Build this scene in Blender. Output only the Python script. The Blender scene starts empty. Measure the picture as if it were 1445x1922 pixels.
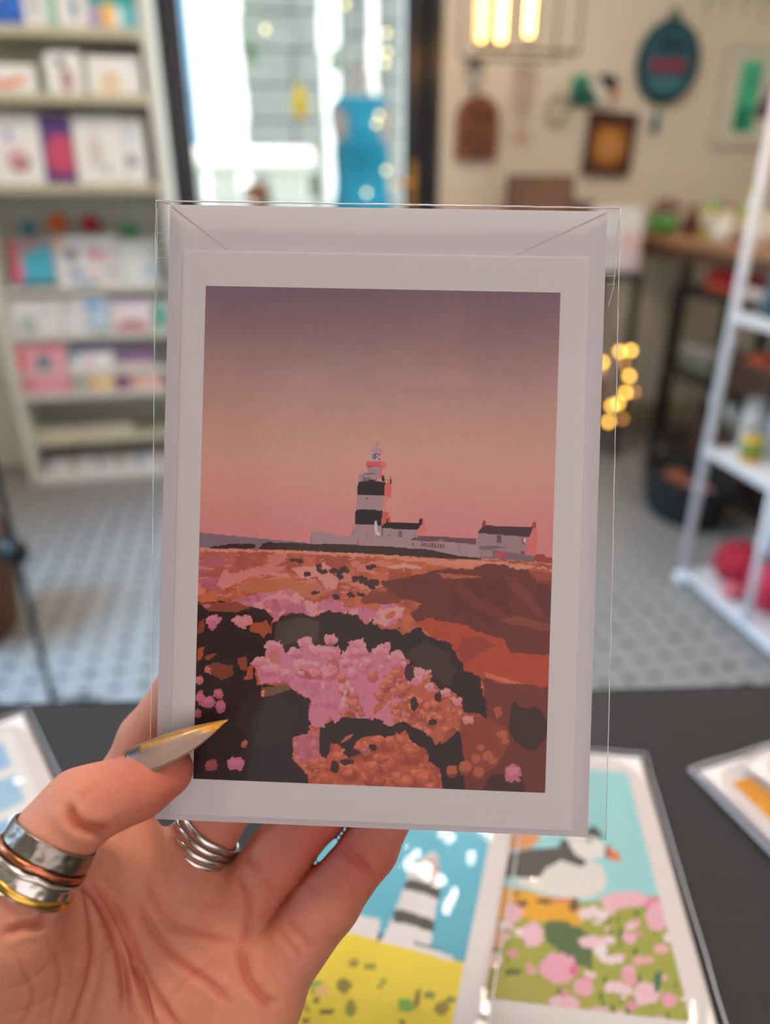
import bpy, bmesh, math, random
import numpy as np
from mathutils import Matrix, Vector

sc = bpy.context.scene
COL = sc.collection
RNG = random.Random(7)

# ------------------------------------------------------------------ camera
F_PX, CX, CY = 1334.0, 722.5, 961.0
PITCH, YAW = math.radians(25), math.radians(11)
CAM = np.array([0.0, 0.0, 1.06])
FW = np.array([math.sin(YAW)*math.cos(PITCH), math.cos(YAW)*math.cos(PITCH), -math.sin(PITCH)])
RT = np.array([math.cos(YAW), -math.sin(YAW), 0.0])
UP = np.cross(RT, FW)
cam = bpy.data.cameras.new('camera')
cam.sensor_fit = 'HORIZONTAL'; cam.sensor_width = 36.0
cam.lens = 36.0*F_PX/1445.0
cam.clip_start = 0.01; cam.clip_end = 200
cam.dof.use_dof = True; cam.dof.focus_distance = 0.186; cam.dof.aperture_fstop = 7.4
camo = bpy.data.objects.new('camera', cam); COL.objects.link(camo)
M = Matrix.Identity(4)
for i in range(3):
    M[i][0] = RT[i]; M[i][1] = UP[i]; M[i][2] = -FW[i]; M[i][3] = CAM[i]
camo.matrix_world = M
sc.camera = camo

# ------------------------------------------------------------------ exposure, world, sun, large lights
sc.view_settings.view_transform = 'Standard'
sc.view_settings.look = 'None'
sc.view_settings.gamma = 1.0
sc.view_settings.use_curve_mapping = False
sc.view_settings.exposure = 0.7
try:
    sc.cycles.sample_clamp_indirect = 4.0
    sc.cycles.caustics_reflective = False; sc.cycles.caustics_refractive = False
    sc.cycles.max_bounces = 10; sc.cycles.transparent_max_bounces = 16
except Exception:
    pass
world = bpy.data.worlds.new('sky'); sc.world = world; world.use_nodes = True
bg = world.node_tree.nodes['Background']
bg.inputs[0].default_value = (0.72, 0.90, 1.0, 1); bg.inputs[1].default_value = 1.3

def light(name, kind, loc, rot, power, color, **kw):
    l = bpy.data.lights.new(name, kind); l.energy = power; l.color = color
    for k, v in kw.items(): setattr(l, k, v)
    o = bpy.data.objects.new(name, l); COL.objects.link(o)
    o.location = loc; o.rotation_euler = rot
    return o
light('sun', 'SUN', (0, 0, 8), (math.radians(42), 0, math.radians(25)), 4.2, (1, 0.96, 0.88), angle=0.01)
# daylight through the left side window; the light behind the viewer is an added fill
light('daylight_side_window', 'AREA', (-1.84, 1.2, 1.5), (0, math.radians(-46), 0), 15, (0.30, 0.62, 1.0), shape='RECTANGLE', size=1.2, size_y=1.3, spread=math.radians(75))
light('rear_fill_light', 'AREA', (0.2, -1.56, 1.6), (math.radians(90), 0, 0), 8.0, (1.0, 0.88, 0.97), shape='RECTANGLE', size=2.0, size_y=1.4)
light('daylight_doorway', 'AREA', (0.27, 3.2, 1.3), (math.radians(-90), 0, 0), 9, (0.8, 0.95, 1.0), shape='RECTANGLE', size=0.75, size_y=1.5)

# ------------------------------------------------------------------ helpers: picture <-> place
def ray(px, py): return FW + RT*(px-CX)/F_PX - UP*(py-CY)/F_PX
def on(ax, px, py, v):
    d = ray(px, py); t = (v-CAM[ax])/d[ax]; return CAM+d*t
def onX(px, py, v): return on(0, px, py, v)
def onY(px, py, v): return on(1, px, py, v)
def onZ(px, py, v): return on(2, px, py, v)
def project(P):
    d = np.asarray(P, float)-CAM; z = d@FW
    return CX+F_PX*(d@RT)/z, CY-F_PX*(d@UP)/z

def s2l(c):
    c = np.asarray(c, float)/255.0
    return np.where(c <= 0.04045, c/12.92, ((c+0.055)/1.055)**2.4)

# ------------------------------------------------------------------ helpers: materials
MATS = {}
def mat(name, rgb, rough=0.6, metal=0.0, var=0.08, scale=30.0, bump=0.0, bscale=200.0, spec=0.5, emit=None, estr=0.0,
        sss=0.0, coat=0.0, sheen=0.0, dist='noise'):
    """principled material with a procedural colour variation; rgb is sRGB 0-255"""
    if name in MATS: return MATS[name]
    m = bpy.data.materials.new(name); m.use_nodes = True; MATS[name] = m
    nt = m.node_tree; b = nt.nodes['Principled BSDF']
    lin = s2l(rgb)
    tc = nt.nodes.new('ShaderNodeTexCoord')
    n = nt.nodes.new('ShaderNodeTexNoise'); n.inputs['Scale'].default_value = scale; n.inputs['Detail'].default_value = 4
    nt.links.new(tc.outputs['Object'], n.inputs['Vector'])
    r = nt.nodes.new('ShaderNodeMix'); r.data_type = 'RGBA'
    r.inputs['A'].default_value = (*(np.clip(lin*(1-var), 0, 1)), 1)
    r.inputs['B'].default_value = (*(np.clip(lin*(1+var), 0, 1)), 1)
    nt.links.new(n.outputs['Fac'], r.inputs['Factor'])
    nt.links.new(r.outputs['Result'], b.inputs['Base Color'])
    b.inputs['Roughness'].default_value = rough; b.inputs['Metallic'].default_value = metal
    b.inputs['Specular IOR Level'].default_value = spec
    if coat: b.inputs['Coat Weight'].default_value = coat
    if sheen: b.inputs['Sheen Weight'].default_value = sheen
    if emit is not None:
        b.inputs['Emission Color'].default_value = (*s2l(emit), 1); b.inputs['Emission Strength'].default_value = estr
    if sss:
        b.inputs['Subsurface Weight'].default_value = sss
        b.inputs['Subsurface Radius'].default_value = (0.008, 0.003, 0.0015)
        b.inputs['Subsurface Scale'].default_value = 0.3
    if bump:
        if dist == 'voronoi':
            t = nt.nodes.new('ShaderNodeTexVoronoi'); out = 'Distance'
        else:
            t = nt.nodes.new('ShaderNodeTexNoise'); out = 'Fac'; t.inputs['Detail'].default_value = 5
        t.inputs['Scale'].default_value = bscale
        nt.links.new(tc.outputs['Object'], t.inputs['Vector'])
        bp = nt.nodes.new('ShaderNodeBump'); bp.inputs['Strength'].default_value = bump; bp.inputs['Distance'].default_value = 0.002
        nt.links.new(t.outputs[out], bp.inputs['Height']); nt.links.new(bp.outputs['Normal'], b.inputs['Normal'])
    return m

def ink_mat(name, rough=0.45, spec=0.4):
    """printed ink: colours come from the print's own colour attribute, with a faint paper grain"""
    if name in MATS: return MATS[name]
    m = bpy.data.materials.new(name); m.use_nodes = True; MATS[name] = m
    nt = m.node_tree; b = nt.nodes['Principled BSDF']
    a = nt.nodes.new('ShaderNodeVertexColor'); a.layer_name = 'ink'
    tc = nt.nodes.new('ShaderNodeTexCoord')
    n = nt.nodes.new('ShaderNodeTexNoise'); n.inputs['Scale'].default_value = 900; n.inputs['Detail'].default_value = 3
    nt.links.new(tc.outputs['Object'], n.inputs['Vector'])
    mr = nt.nodes.new('ShaderNodeMapRange'); mr.inputs['To Min'].default_value = 0.95; mr.inputs['To Max'].default_value = 1.05
    nt.links.new(n.outputs['Fac'], mr.inputs['Value'])
    mx = nt.nodes.new('ShaderNodeMix'); mx.data_type = 'RGBA'; mx.blend_type = 'MULTIPLY'; mx.inputs['Factor'].default_value = 1
    nt.links.new(a.outputs['Color'], mx.inputs['A']); nt.links.new(mr.outputs['Result'], mx.inputs['B'])
    nt.links.new(mx.outputs['Result'], b.inputs['Base Color'])
    b.inputs['Roughness'].default_value = rough; b.inputs['Specular IOR Level'].default_value = spec
    return m

def film_mat(name, tint=(0.97, 0.97, 0.97), ior=1.45, rough=0.06, haze=0.0, bump=0.0, bscale=60, gain=1.0):
    """thin clear plastic or pane glass: transparent with a Fresnel reflection"""
    if name in MATS: return MATS[name]
    m = bpy.data.materials.new(name); m.use_nodes = True; MATS[name] = m
    nt = m.node_tree; nt.nodes.clear()
    out = nt.nodes.new('ShaderNodeOutputMaterial')
    tr = nt.nodes.new('ShaderNodeBsdfTransparent'); tr.inputs[0].default_value = (*tint, 1)
    gl = nt.nodes.new('ShaderNodeBsdfGlossy'); gl.inputs['Roughness'].default_value = rough
    fr = nt.nodes.new('ShaderNodeFresnel'); fr.inputs['IOR'].default_value = ior
    mu = nt.nodes.new('ShaderNodeMath'); mu.operation = 'MULTIPLY'; mu.inputs[1].default_value = gain
    mx = nt.nodes.new('ShaderNodeMixShader')
    nt.links.new(fr.outputs[0], mu.inputs[0]); nt.links.new(mu.outputs[0], mx.inputs[0])
    nt.links.new(tr.outputs[0], mx.inputs[1]); nt.links.new(gl.outputs[0], mx.inputs[2])
    last = mx
    if haze:
        df = nt.nodes.new('ShaderNodeBsdfDiffuse'); df.inputs[0].default_value = (0.8, 0.78, 0.8, 1)
        m2 = nt.nodes.new('ShaderNodeMixShader'); m2.inputs[0].default_value = haze
        nt.links.new(mx.outputs[0], m2.inputs[1]); nt.links.new(df.outputs[0], m2.inputs[2]); last = m2
    if bump:
        tc = nt.nodes.new('ShaderNodeTexCoord'); n = nt.nodes.new('ShaderNodeTexNoise')
        n.inputs['Scale'].default_value = bscale; n.inputs['Detail'].default_value = 2
        nt.links.new(tc.outputs['Object'], n.inputs['Vector'])
        bp = nt.nodes.new('ShaderNodeBump'); bp.inputs['Strength'].default_value = bump; bp.inputs['Distance'].default_value = 0.003
        nt.links.new(n.outputs['Fac'], bp.inputs['Height'])
        nt.links.new(bp.outputs['Normal'], gl.inputs['Normal']); nt.links.new(bp.outputs['Normal'], fr.inputs['Normal'])
    nt.links.new(last.outputs[0], out.inputs[0])
    return m

def glow_mat(name, rgb, strength):
    if name in MATS: return MATS[name]
    m = bpy.data.materials.new(name); m.use_nodes = True; MATS[name] = m
    nt = m.node_tree; nt.nodes.clear()
    out = nt.nodes.new('ShaderNodeOutputMaterial'); e = nt.nodes.new('ShaderNodeEmission')
    e.inputs[0].default_value = (*s2l(rgb), 1); e.inputs[1].default_value = strength
    nt.links.new(e.outputs[0], out.inputs[0])
    return m

# ------------------------------------------------------------------ helpers: meshes
class MB:
    def __init__(s): s.v = []; s.f = []
    def add(s, vs, fs):
        o = len(s.v); s.v += [tuple(map(float, p)) for p in vs]; s.f += [tuple(i+o for i in f) for f in fs]; return s
    def box(s, x0, x1, y0, y1, z0, z1):
        return s.add([(x0,y0,z0),(x1,y0,z0),(x1,y1,z0),(x0,y1,z0),(x0,y0,z1),(x1,y0,z1),(x1,y1,z1),(x0,y1,z1)],
                     [(3,2,1,0),(4,5,6,7),(0,1,5,4),(1,2,6,5),(2,3,7,6),(3,0,4,7)])
    def tube(s, pts, r, n=8, closed=False):
        pts = [np.array(p, float) for p in pts]; m = len(pts)
        rs = r if hasattr(r, '__len__') else [r]*m
        prev = None; vs = []
        for i in range(m):
            a = pts[(i-1) % m] if (closed or i > 0) else pts[i]
            b = pts[(i+1) % m] if (closed or i < m-1) else pts[i]
            t = b-a; t /= np.linalg.norm(t)+1e-12
            if prev is None:
                u = np.cross(t, (0,0,1) if abs(t[2]) < 0.9 else (1,0,0))
            else:
                u = prev-t*(prev@t)
            u /= np.linalg.norm(u)+1e-12; prev = u; w = np.cross(t, u)
            for k in range(n):
                an = 2*math.pi*k/n; vs.append(pts[i]+rs[i]*(u*math.cos(an)+w*math.sin(an)))
        fs = []
        for i in range(m if closed else m-1):
            for k in range(n):
                j = (i+1) % m
                fs.append((i*n+k, i*n+(k+1) % n, j*n+(k+1) % n, j*n+k))
        if not closed:
            fs.append(tuple(range(n-1, -1, -1))); fs.append(tuple((m-1)*n+k for k in range(n)))
        return s.add(vs, fs)
    def lathe(s, prof, n=24, c=(0,0,0), sx=1.0, sy=1.0, close=False):
        vs = []; fs = []; m = len(prof)
        for r, z in prof:
            for k in range(n):
                a = 2*math.pi*k/n; vs.append((c[0]+r*sx*math.cos(a), c[1]+r*sy*math.sin(a), c[2]+z))
        for i in range(m if close else m-1):
            j = (i+1) % m
            for k in range(n):
                fs.append((i*n+k, i*n+(k+1) % n, j*n+(k+1) % n, j*n+k))
        if not close:
            if prof[0][0] > 1e-6: fs.append(tuple(range(n-1, -1, -1)))
            if prof[-1][0] > 1e-6: fs.append(tuple((m-1)*n+k for k in range(n)))
        return s.add(vs, fs)
    def ball(s, c, r, n=14, m=9):
        r = r if hasattr(r, '__len__') else (r, r, r)
        vs = []; fs = []
        for i in range(m+1):
            p = math.pi*i/m
            for k in range(n):
                a = 2*math.pi*k/n
                vs.append((c[0]+r[0]*math.sin(p)*math.cos(a), c[1]+r[1]*math.sin(p)*math.sin(a), c[2]-r[2]*math.cos(p)))
        for i in range(m):
            for k in range(n): fs.append((i*n+k, i*n+(k+1) % n, (i+1)*n+(k+1) % n, (i+1)*n+k))
        return s.add(vs, fs)
    def prism(s, outline, d0, d1, plane='xz'):
        n = len(outline)
        def p3(a, b, d): return (a, d, b) if plane == 'xz' else ((a, b, d) if plane == 'xy' else (d, a, b))
        vs = [p3(a, b, d0) for a, b in outline]+[p3(a, b, d1) for a, b in outline]
        fs = [tuple(range(n)), tuple(range(2*n-1, n-1, -1))]
        fs += [(i, i+n, (i+1) % n+n, (i+1) % n) for i in range(n)]
        return s.add(vs, fs)
    def build(s, name, m=None, parent=None, smooth=False, bevel=0.0, loc=None, rot=None, seg=2):
        me = bpy.data.meshes.new(name); me.from_pydata(s.v, [], s.f); me.validate()
        bm = bmesh.new(); bm.from_mesh(me)
        bmesh.ops.remove_doubles(bm, verts=bm.verts, dist=1e-6)
        bmesh.ops.recalc_face_normals(bm, faces=bm.faces); bm.to_mesh(me); bm.free()
        if m: me.materials.append(m)
        if smooth:
            me.polygons.foreach_set('use_smooth', [True]*len(me.polygons))
        o = bpy.data.objects.new(name, me); COL.objects.link(o)
        if parent: o.parent = parent
        if loc is not None: o.location = loc
        if rot is not None: o.rotation_euler = rot
        if bevel:
            b = o.modifiers.new('bevel', 'BEVEL'); b.width = bevel; b.segments = seg; b.limit_method = 'ANGLE'
        return o

def tag(o, label, cat, group=None):
    o['label'] = label; o['category'] = cat
    if group: o['group'] = group
    return o
def struct(o): o['kind'] = 'structure'; return o
def thing(name, label, cat, loc=(0,0,0), rz=0.0, group=None, matrix=None):
    o = bpy.data.objects.new(name, None); COL.objects.link(o); o.empty_display_size = 0.02
    if matrix is not None: o.matrix_world = matrix
    else: o.location = tuple(map(float, loc)); o.rotation_euler = (0, 0, rz)
    return tag(o, label, cat, group)
def frame(origin, x, y, z):
    m = Matrix.Identity(4)
    for i in range(3): m[i][0] = x[i]; m[i][1] = y[i]; m[i][2] = z[i]; m[i][3] = origin[i]
    return m

# ------------------------------------------------------------------ helpers: printed pictures
def lattice_noise(X, Y, scale, seed):
    r = np.random.RandomState(seed); T = r.rand(64, 64)
    x = X/scale+seed*3.7; y = Y/scale+seed*1.3
    xi = np.floor(x).astype(int); yi = np.floor(y).astype(int); fx = x-xi; fy = y-yi
    fx = fx*fx*(3-2*fx); fy = fy*fy*(3-2*fy)
    g = lambda a, b: T[b % 64, a % 64]
    return (g(xi,yi)*(1-fx)+g(xi+1,yi)*fx)*(1-fy)+(g(xi,yi+1)*(1-fx)+g(xi+1,yi+1)*fx)*fy
def fbm(X, Y, scale, seed, o=3):
    t = 0; a = 0.5; w = 0
    for k in range(o):
        t = t+a*lattice_noise(X, Y, scale/2**k, seed+k*11); w += a; a *= 0.55
    return t/w
class Art:
    """a picture painted point by point; X, Y are the drawing coordinates of each point"""
    def __init__(s, X, Y, base=(255,255,255)):
        s.X = X; s.Y = Y; s.c = np.zeros(X.shape+(3,))+np.array(base, float)
        s.ry = (Y.min(1), Y.max(1)); s.cx = (X.min(0), X.max(0))
    def win(s, x0, x1, y0, y1):
        r = np.nonzero((s.ry[1] >= y0) & (s.ry[0] <= y1))[0]; c = np.nonzero((s.cx[1] >= x0) & (s.cx[0] <= x1))[0]
        if len(r) == 0 or len(c) == 0: return None
        return slice(r[0], r[-1]+1), slice(c[0], c[-1]+1)
    def put(s, w, mask, col, a=1.0):
        k = mask*a; s.c[w] = s.c[w]*(1-k[..., None])+np.array(col, float)*k[..., None]; return s
    def fill(s, mask, col, a=1.0): return s.put((slice(None), slice(None)), mask.astype(float), col, a)
    def warped(s, w, amt, sc_, seed):
        X, Y = s.X[w], s.Y[w]
        if not amt: return X, Y
        return X+amt*2*(fbm(X, Y, sc_, seed, 3)-0.5), Y+amt*2*(fbm(X, Y, sc_, seed+50, 3)-0.5)
    def inside(s, w, pts, warp, wsc, seed):
        X, Y = s.warped(w, warp, wsc, seed); ins = np.zeros(X.shape, bool); n = len(pts)
        for i in range(n):
            x0, y0 = pts[i]; x1, y1 = pts[(i+1) % n]
            if y0 == y1: continue
            ins ^= ((Y < y0) != (Y < y1)) & (X < (x1-x0)*(Y-y0)/(y1-y0)+x0)
        return ins
    def mask(s, pts, warp=0, wsc=10, seed=1): return s.inside((slice(None), slice(None)), pts, warp, wsc, seed)
    def poly(s, pts, col, a=1.0, warp=0, wsc=10, seed=1):
        xs = [p[0] for p in pts]; ys = [p[1] for p in pts]
        w = s.win(min(xs)-warp, max(xs)+warp, min(ys)-warp, max(ys)+warp)
        return s if w is None else s.put(w, s.inside(w, pts, warp, wsc, seed).astype(float), col, a)
    def rect(s, x0, y0, x1, y1, col, a=1.0): return s.poly([(x0,y0),(x1,y0),(x1,y1),(x0,y1)], col, a)
    def ell(s, cx, cy, rx, ry, col, a=1.0, warp=0, wsc=6, seed=1):
        w = s.win(cx-rx-warp, cx+rx+warp, cy-ry-warp, cy+ry+warp)
        if w is None: return s
        X, Y = s.warped(w, warp, wsc, seed)
        return s.put(w, (((X-cx)/rx)**2+((Y-cy)/ry)**2 < 1).astype(float), col, a)
    def grad(s, stops):
        ys = [p for p, _ in stops]
        s.c = np.stack([np.interp(s.Y, ys, [c[k] for _, c in stops]) for k in range(3)], -1); return s
INK_E = np.array([0.57, 0.51, 0.56])
def print_mesh(name, w, h, colors, parent, z=0.0, lit=None, off=(0, 0), m=None):
    """flat print of w x h, local x right / y up / z out of the paper; colors is (ny, nx, 3) sRGB seen, row 0 at the top"""
    ny, nx = colors.shape[:2]
    xs = np.linspace(-w/2, w/2, nx)+off[0]; ys = np.linspace(h/2, -h/2, ny)+off[1]
    V = np.zeros((ny, nx, 3)); V[..., 0] = xs[None]; V[..., 1] = ys[:, None]; V[..., 2] = z
    idx = np.arange(ny*nx).reshape(ny, nx)
    Q = np.stack([idx[1:, :-1], idx[1:, 1:], idx[:-1, 1:], idx[:-1, :-1]], -1).reshape(-1, 4)
    me = bpy.data.meshes.new(name)
    me.vertices.add(ny*nx); me.vertices.foreach_set('co', V.ravel())
    me.loops.add(Q.size); me.loops.foreach_set('vertex_index', Q.ravel().astype(np.int32))
    me.polygons.add(len(Q)); me.polygons.foreach_set('loop_start', np.arange(0, Q.size, 4, dtype=np.int32))
    me.update(calc_edges=True)
    a = me.color_attributes.new('ink', 'FLOAT_COLOR', 'POINT')
    lin = np.clip(s2l(colors)/(INK_E if lit is None else np.asarray(lit)), 0.004, 0.9)
    a.data.foreach_set('color', np.concatenate([lin.reshape(-1, 3), np.ones((ny*nx, 1))], 1).ravel().astype(np.float32))
    me.materials.append(m or ink_mat('printed_ink'))
    o = bpy.data.objects.new(name, me); COL.objects.link(o); o.parent = parent
    return o
def unit_grid(nx, ny):
    return np.meshgrid(np.linspace(0, 1, nx), np.linspace(0, 1, ny))
# ================================================================== THE ROOM
YB = 2.98            # face of the back wall
XR, XL, YN, ZC = 2.30, -1.90, -1.60, 2.60
plaster = mat('warm_plaster', (228, 218, 200), 0.85, var=0.04, scale=6, bump=0.15, bscale=40)
plaster_w = mat('white_plaster', (228, 226, 216), 0.85, var=0.03, scale=6, bump=0.1, bscale=40)
frame_dark = mat('charcoal_gloss_paint', (38, 38, 46), 0.28, var=0.1, scale=8)
struct(MB().box(XL-0.1, XR+0.1, YN-0.1, YB+0.15, -0.08, -0.006).build('floor', mat('tile_grout', (112, 108, 104), 0.8)))
floor = bpy.data.objects['floor']
struct(MB().box(XL-0.1, XR+0.1, YN-0.1, YB+0.15, ZC, ZC+0.1).build('ceiling', mat('ceiling_paint', (238, 234, 226), 0.9)))
DX0, DX1, DZ = -0.26, 0.79, 2.18
b = MB(); b.box(XL, DX0, YB, YB+0.15, -0.006, ZC); b.box(DX1, XR, YB, YB+0.15, -0.006, ZC); b.box(DX0, DX1, YB, YB+0.15, DZ, ZC)
struct(b.build('wall_back', plaster))
struct(MB().box(XR, XR+0.1, YN, YB, -0.006, ZC).build('wall_right', mat('pale_plaster', (224, 217, 198), 0.85, var=0.04, scale=6, bump=0.12, bscale=40)))
b = MB(); b.box(XL-0.1, XL, YN, 0.5, -0.006, ZC); b.box(XL-0.1, XL, 1.9, YB, -0.006, ZC)
b.box(XL-0.1, XL, 0.5, 1.9, -0.006, 0.8); b.box(XL-0.1, XL, 0.5, 1.9, 2.2, ZC)
struct(b.build('wall_left', plaster_w))
struct(MB().box(XL, XR, YN-0.1, YN, -0.006, ZC).build('wall_near', plaster_w))
w2 = struct(MB().box(XL-0.06, XL-0.04, 0.5, 1.9, 0.8, 2.2).build('window_2', film_mat('window_glass', ior=1.3)))
b = MB()
for y0, y1, z0, z1 in ((0.5,0.55,0.8,2.2),(1.85,1.9,0.8,2.2),(0.55,1.85,0.8,0.85),(0.55,1.85,2.15,2.2),(1.18,1.22,0.85,2.15)): b.box(XL-0.07, XL-0.01, y0, y1, z0, z1)
b.build('window_frame', frame_dark, w2, bevel=0.004)
# baseboards
bb = mat('greige_skirting', (168, 156, 138), 0.6)
struct(MB().box(DX1+0.01, XR, YB-0.018, YB, -0.006, 0.11).build('baseboard_back', bb, bevel=0.004))
struct(MB().box(XR-0.018, XR, 0.2, YB-0.02, -0.006, 0.11).build('baseboard_right', bb, bevel=0.004))

# shop door: dark jambs, head, glazed leaf
door = struct(MB().box(DX0+0.125, DX1-0.125, YB+0.06, YB+0.068, 0.32, 2.02).build('door_1', film_mat('door_glass', ior=1.18, rough=0.02)))
b = MB(); b.box(DX0, DX0+0.05, YB-0.02, YB+0.15, 0, DZ).box(DX1-0.05, DX1, YB-0.02, YB+0.15, 0, DZ).box(DX0+0.05, DX1-0.05, YB-0.02, YB+0.15, DZ-0.06, DZ)
b.build('door_frame', frame_dark, door, bevel=0.006)
for nm, x0, x1, z0, z1 in (('stile', DX0+0.052, DX0+0.13, 0.012, DZ-0.062), ('stile', DX1-0.13, DX1-0.052, 0.012, DZ-0.062),
                           ('bottom_rail', DX0+0.13, DX1-0.13, 0.012, 0.325), ('top_rail', DX0+0.13, DX1-0.13, 2.015, DZ-0.062)):
    MB().box(x0, x1, YB+0.035, YB+0.09, z0, z1).build(nm, frame_dark, door, bevel=0.005)
b = MB(); b.box(DX1-0.105, DX1-0.08, YB+0.028, YB+0.035, 0.93, 1.13); b.tube([(DX1-0.092, YB+0.03, 1.05), (DX1-0.092, YB-0.01, 1.05), (DX1-0.19, YB-0.012, 1.05)], 0.008)
b.build('door_handle', mat('brass', (190, 150, 80), 0.3, 1.0), door, smooth=False)

# mosaic floor: octagons with dark dots in the corners
P = 0.0655; g = 0.0012; cut = 0.0105
def octa(P):
    h = P/2-g; c = cut-0.002+g
    return [(-h+c, -h), (h-c, -h), (h, -h+c), (h, h-c), (h-c, h), (-h+c, h), (-h, h-c), (-h, -h+c)]
def dot(r): return [(0, -r), (r, 0), (0, r), (-r, 0)]
t_pale = mat('pale_mosaic_tile', (150, 146, 142), 0.4, var=0.07, scale=3.0)
t_dark = mat('slate_mosaic_dot', (48, 52, 60), 0.4, var=0.1)
def in_view(p):
    d = p-CAM; z = d@FW
    if z < 0.3: return False
    x, y = project(p); return -20 < x < 1465 and 820 < y < 1330 and not (330 < x < 1060)
cells = []; dots = []
nx0, nx1 = int(-1.86/P), int(1.86/P)
for i in range(nx0, nx1+1):
    for j in range(int(0.15/P), int(2.95/P)):
        cells.append(np.array([i*P, j*P, 0.0])); dots.append(np.array([(i+0.5)*P, (j+0.5)*P, 0.0]))
def mosaic(pts, outline, name, m):
    vis = sorted([p for p in pts if in_view(p)], key=lambda p: np.linalg.norm(p-CAM))[:300]
    ids = set(map(id, vis))
    me = None
    for p in vis:
        if me is None:
            o = MB().prism(outline, -0.006, 0.0, 'xy').build(name, m, floor); me = o.data
        else:
            o = bpy.data.objects.new(name, me); COL.objects.link(o); o.parent = floor
        o.location = p+np.array([0, 0, RNG.uniform(-0.0004, 0.0003)])
    b = MB()
    for p in pts:
        if id(p) not in ids: b.prism([(x+p[0], y+p[1]) for x, y in outline], -0.006, 0.0, 'xy')
    o = b.build(name+'_field', m, floor); o['kind'] = 'stuff'
mosaic(cells, octa(P), 'floor_tile', t_pale)
mosaic(dots, dot(cut+0.0055), 'corner_tile', t_dark)

# ceiling lamps (out of frame, they light the shop and glint in the plastic sleeves)
lamp_white = mat('lamp_housing', (235, 235, 232), 0.5)
for k, (x, y, s_) in enumerate(((0.55, 1.75, 1), (-0.85, 1.9, 1), (0.10, 0.30, 1), (1.25, 0.75, 1))):
    t = thing('ceiling_lamp', ['round white ceiling lamp above the middle of the shop floor', 'round white ceiling lamp above the card display unit',
                               'round white ceiling lamp above the black table', 'round white ceiling lamp above the white rack'][k], 'lamp', (x, y, ZC), 0, 'ceiling lamps')
    MB().lathe([(0.0, 0), (0.14, 0), (0.15, -0.02), (0.15, -0.05), (0.135, -0.055), (0.13, -0.03), (0.0, -0.03)], 32).build('housing', lamp_white, t, True)
    MB().lathe([(0.0, -0.035), (0.128, -0.035), (0.12, -0.047), (0.0, -0.052)], 32).build('diffuser', glow_mat('lamp_glow', (255, 238, 222), 46.0), t, True)

# ================================================================== OUTSIDE THE DOOR
pav = mat('pavement_stone', (205, 200, 190), 0.8, var=0.12, scale=5)
struct(MB().box(-8, 10, YB+0.16, 14, -0.15, -0.03).build('pavement', pav))
struct(MB().box(-8, 10, 11.0, 11.4, -0.1, 6.5).build('wall_opposite', mat('sunlit_render', (236, 240, 236), 0.9, var=0.05, scale=2)))
stone = mat('grey_rubble_stone', (118, 122, 118), 0.9, var=0.28, scale=5, bump=0.8, bscale=9, dist='voronoi')
def stone_pier(px0, px1, Y, top, label):
    x0 = onY(px0, 150, Y)[0]; x1 = onY(px1, 150, Y)[0]
    t = thing('stone_pier', label, 'pier', ((x0+x1)/2, Y+0.2, -0.03))
    w = x1-x0; z = 0.0; k = 0; hs = 0.26
    while z < top:
        d = 0.012*((k*7) % 3)
        if k % 2:
            MB().box(-w/2-d, w*0.1, -0.2, 0.2, z, z+hs-0.012).build('stone', stone, t, bevel=0.015)
            MB().box(w*0.1+0.012, w/2+d, -0.2, 0.2, z, z+hs-0.012).build('stone', stone, t, bevel=0.015)
        else:
            MB().box(-w/2-d, w/2+0.012-d, -0.2, 0.2, z, z+hs-0.012).build('stone', stone, t, bevel=0.015)
        z += hs; k += 1
stone_pier(462, 604, 7.0, 3.9, 'wide grey stone pier across the street seen through the shop door')
stone_pier(648, 694, 8.0, 4.1, 'narrow grey stone pier across the street above the mannequin')
stone_pier(722, 800, 8.8, 4.1, 'pale grey stone pier across the street beside the right door jamb')
struct(MB().box(onY(345,150,5.6)[0]-0.5, onY(362,150,5.6)[0], 5.6, 5.7, -0.03, 2.6).build('trim_1', mat('blue_panel_paint', (70, 130, 170), 0.6)))  # narrow blue panel at the left edge of the doorway view

# dress form with a teal dress
mx, my = 0.850, 5.2
t = thing('dress_form', 'grey-beige tailor dress form on a stand outside the shop door', 'mannequin', (mx, my, -0.03))
linen = mat('grey_linen', (112, 106, 100), 0.9, var=0.1)
ring = [(0.0,1.735,0,0),(0.035,1.735,0.035,0),(0.055,1.70,0.05,0),(0.055,1.64,0.05,0),(0.075,1.60,0.06,0),(0.15,1.56,0.075,0),(0.20,1.52,0.085,0),(0.205,1.46,0.095,0),
        (0.19,1.38,0.115,0),(0.175,1.30,0.12,0),(0.17,1.18,0.10,0),(0.165,1.10,0.095,0),(0.17,1.0,0.11,0),(0.185,0.90,0.125,0),(0.185,0.82,0.12,0),(0.15,0.78,0.10,0),(0.0,0.78,0.0,0)]
def loft(rings, n=28, keep=None):
    b = MB(); vs = []; fs = []
    for rx, z, ry, _ in rings:
        for k in range(n):
            a = 2*math.pi*k/n; vs.append((rx*math.cos(a), ry*math.sin(a), z))
    for i in range(len(rings)-1):
        for k in range(n):
            q = (i*n+k, i*n+(k+1) % n, (i+1)*n+(k+1) % n, (i+1)*n+k)
            c = np.mean([vs[j] for j in q], 0)
            if keep is None or keep(c): fs.append(q)
    return b.add(vs, fs)
loft(ring).build('torso', linen, t, True)
MB().lathe([(0.03,1.735),(0.034,1.745),(0.02,1.765),(0.012,1.79),(0,1.80)], 16).build('neck_cap', mat('dark_walnut', (70, 48, 36), 0.4), t, True)
MB().tube([(0,0,0.06),(0,0,0.80)], 0.018, 12).build('pole', mat('dark_walnut', (70, 48, 36), 0.4), t, True)
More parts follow.
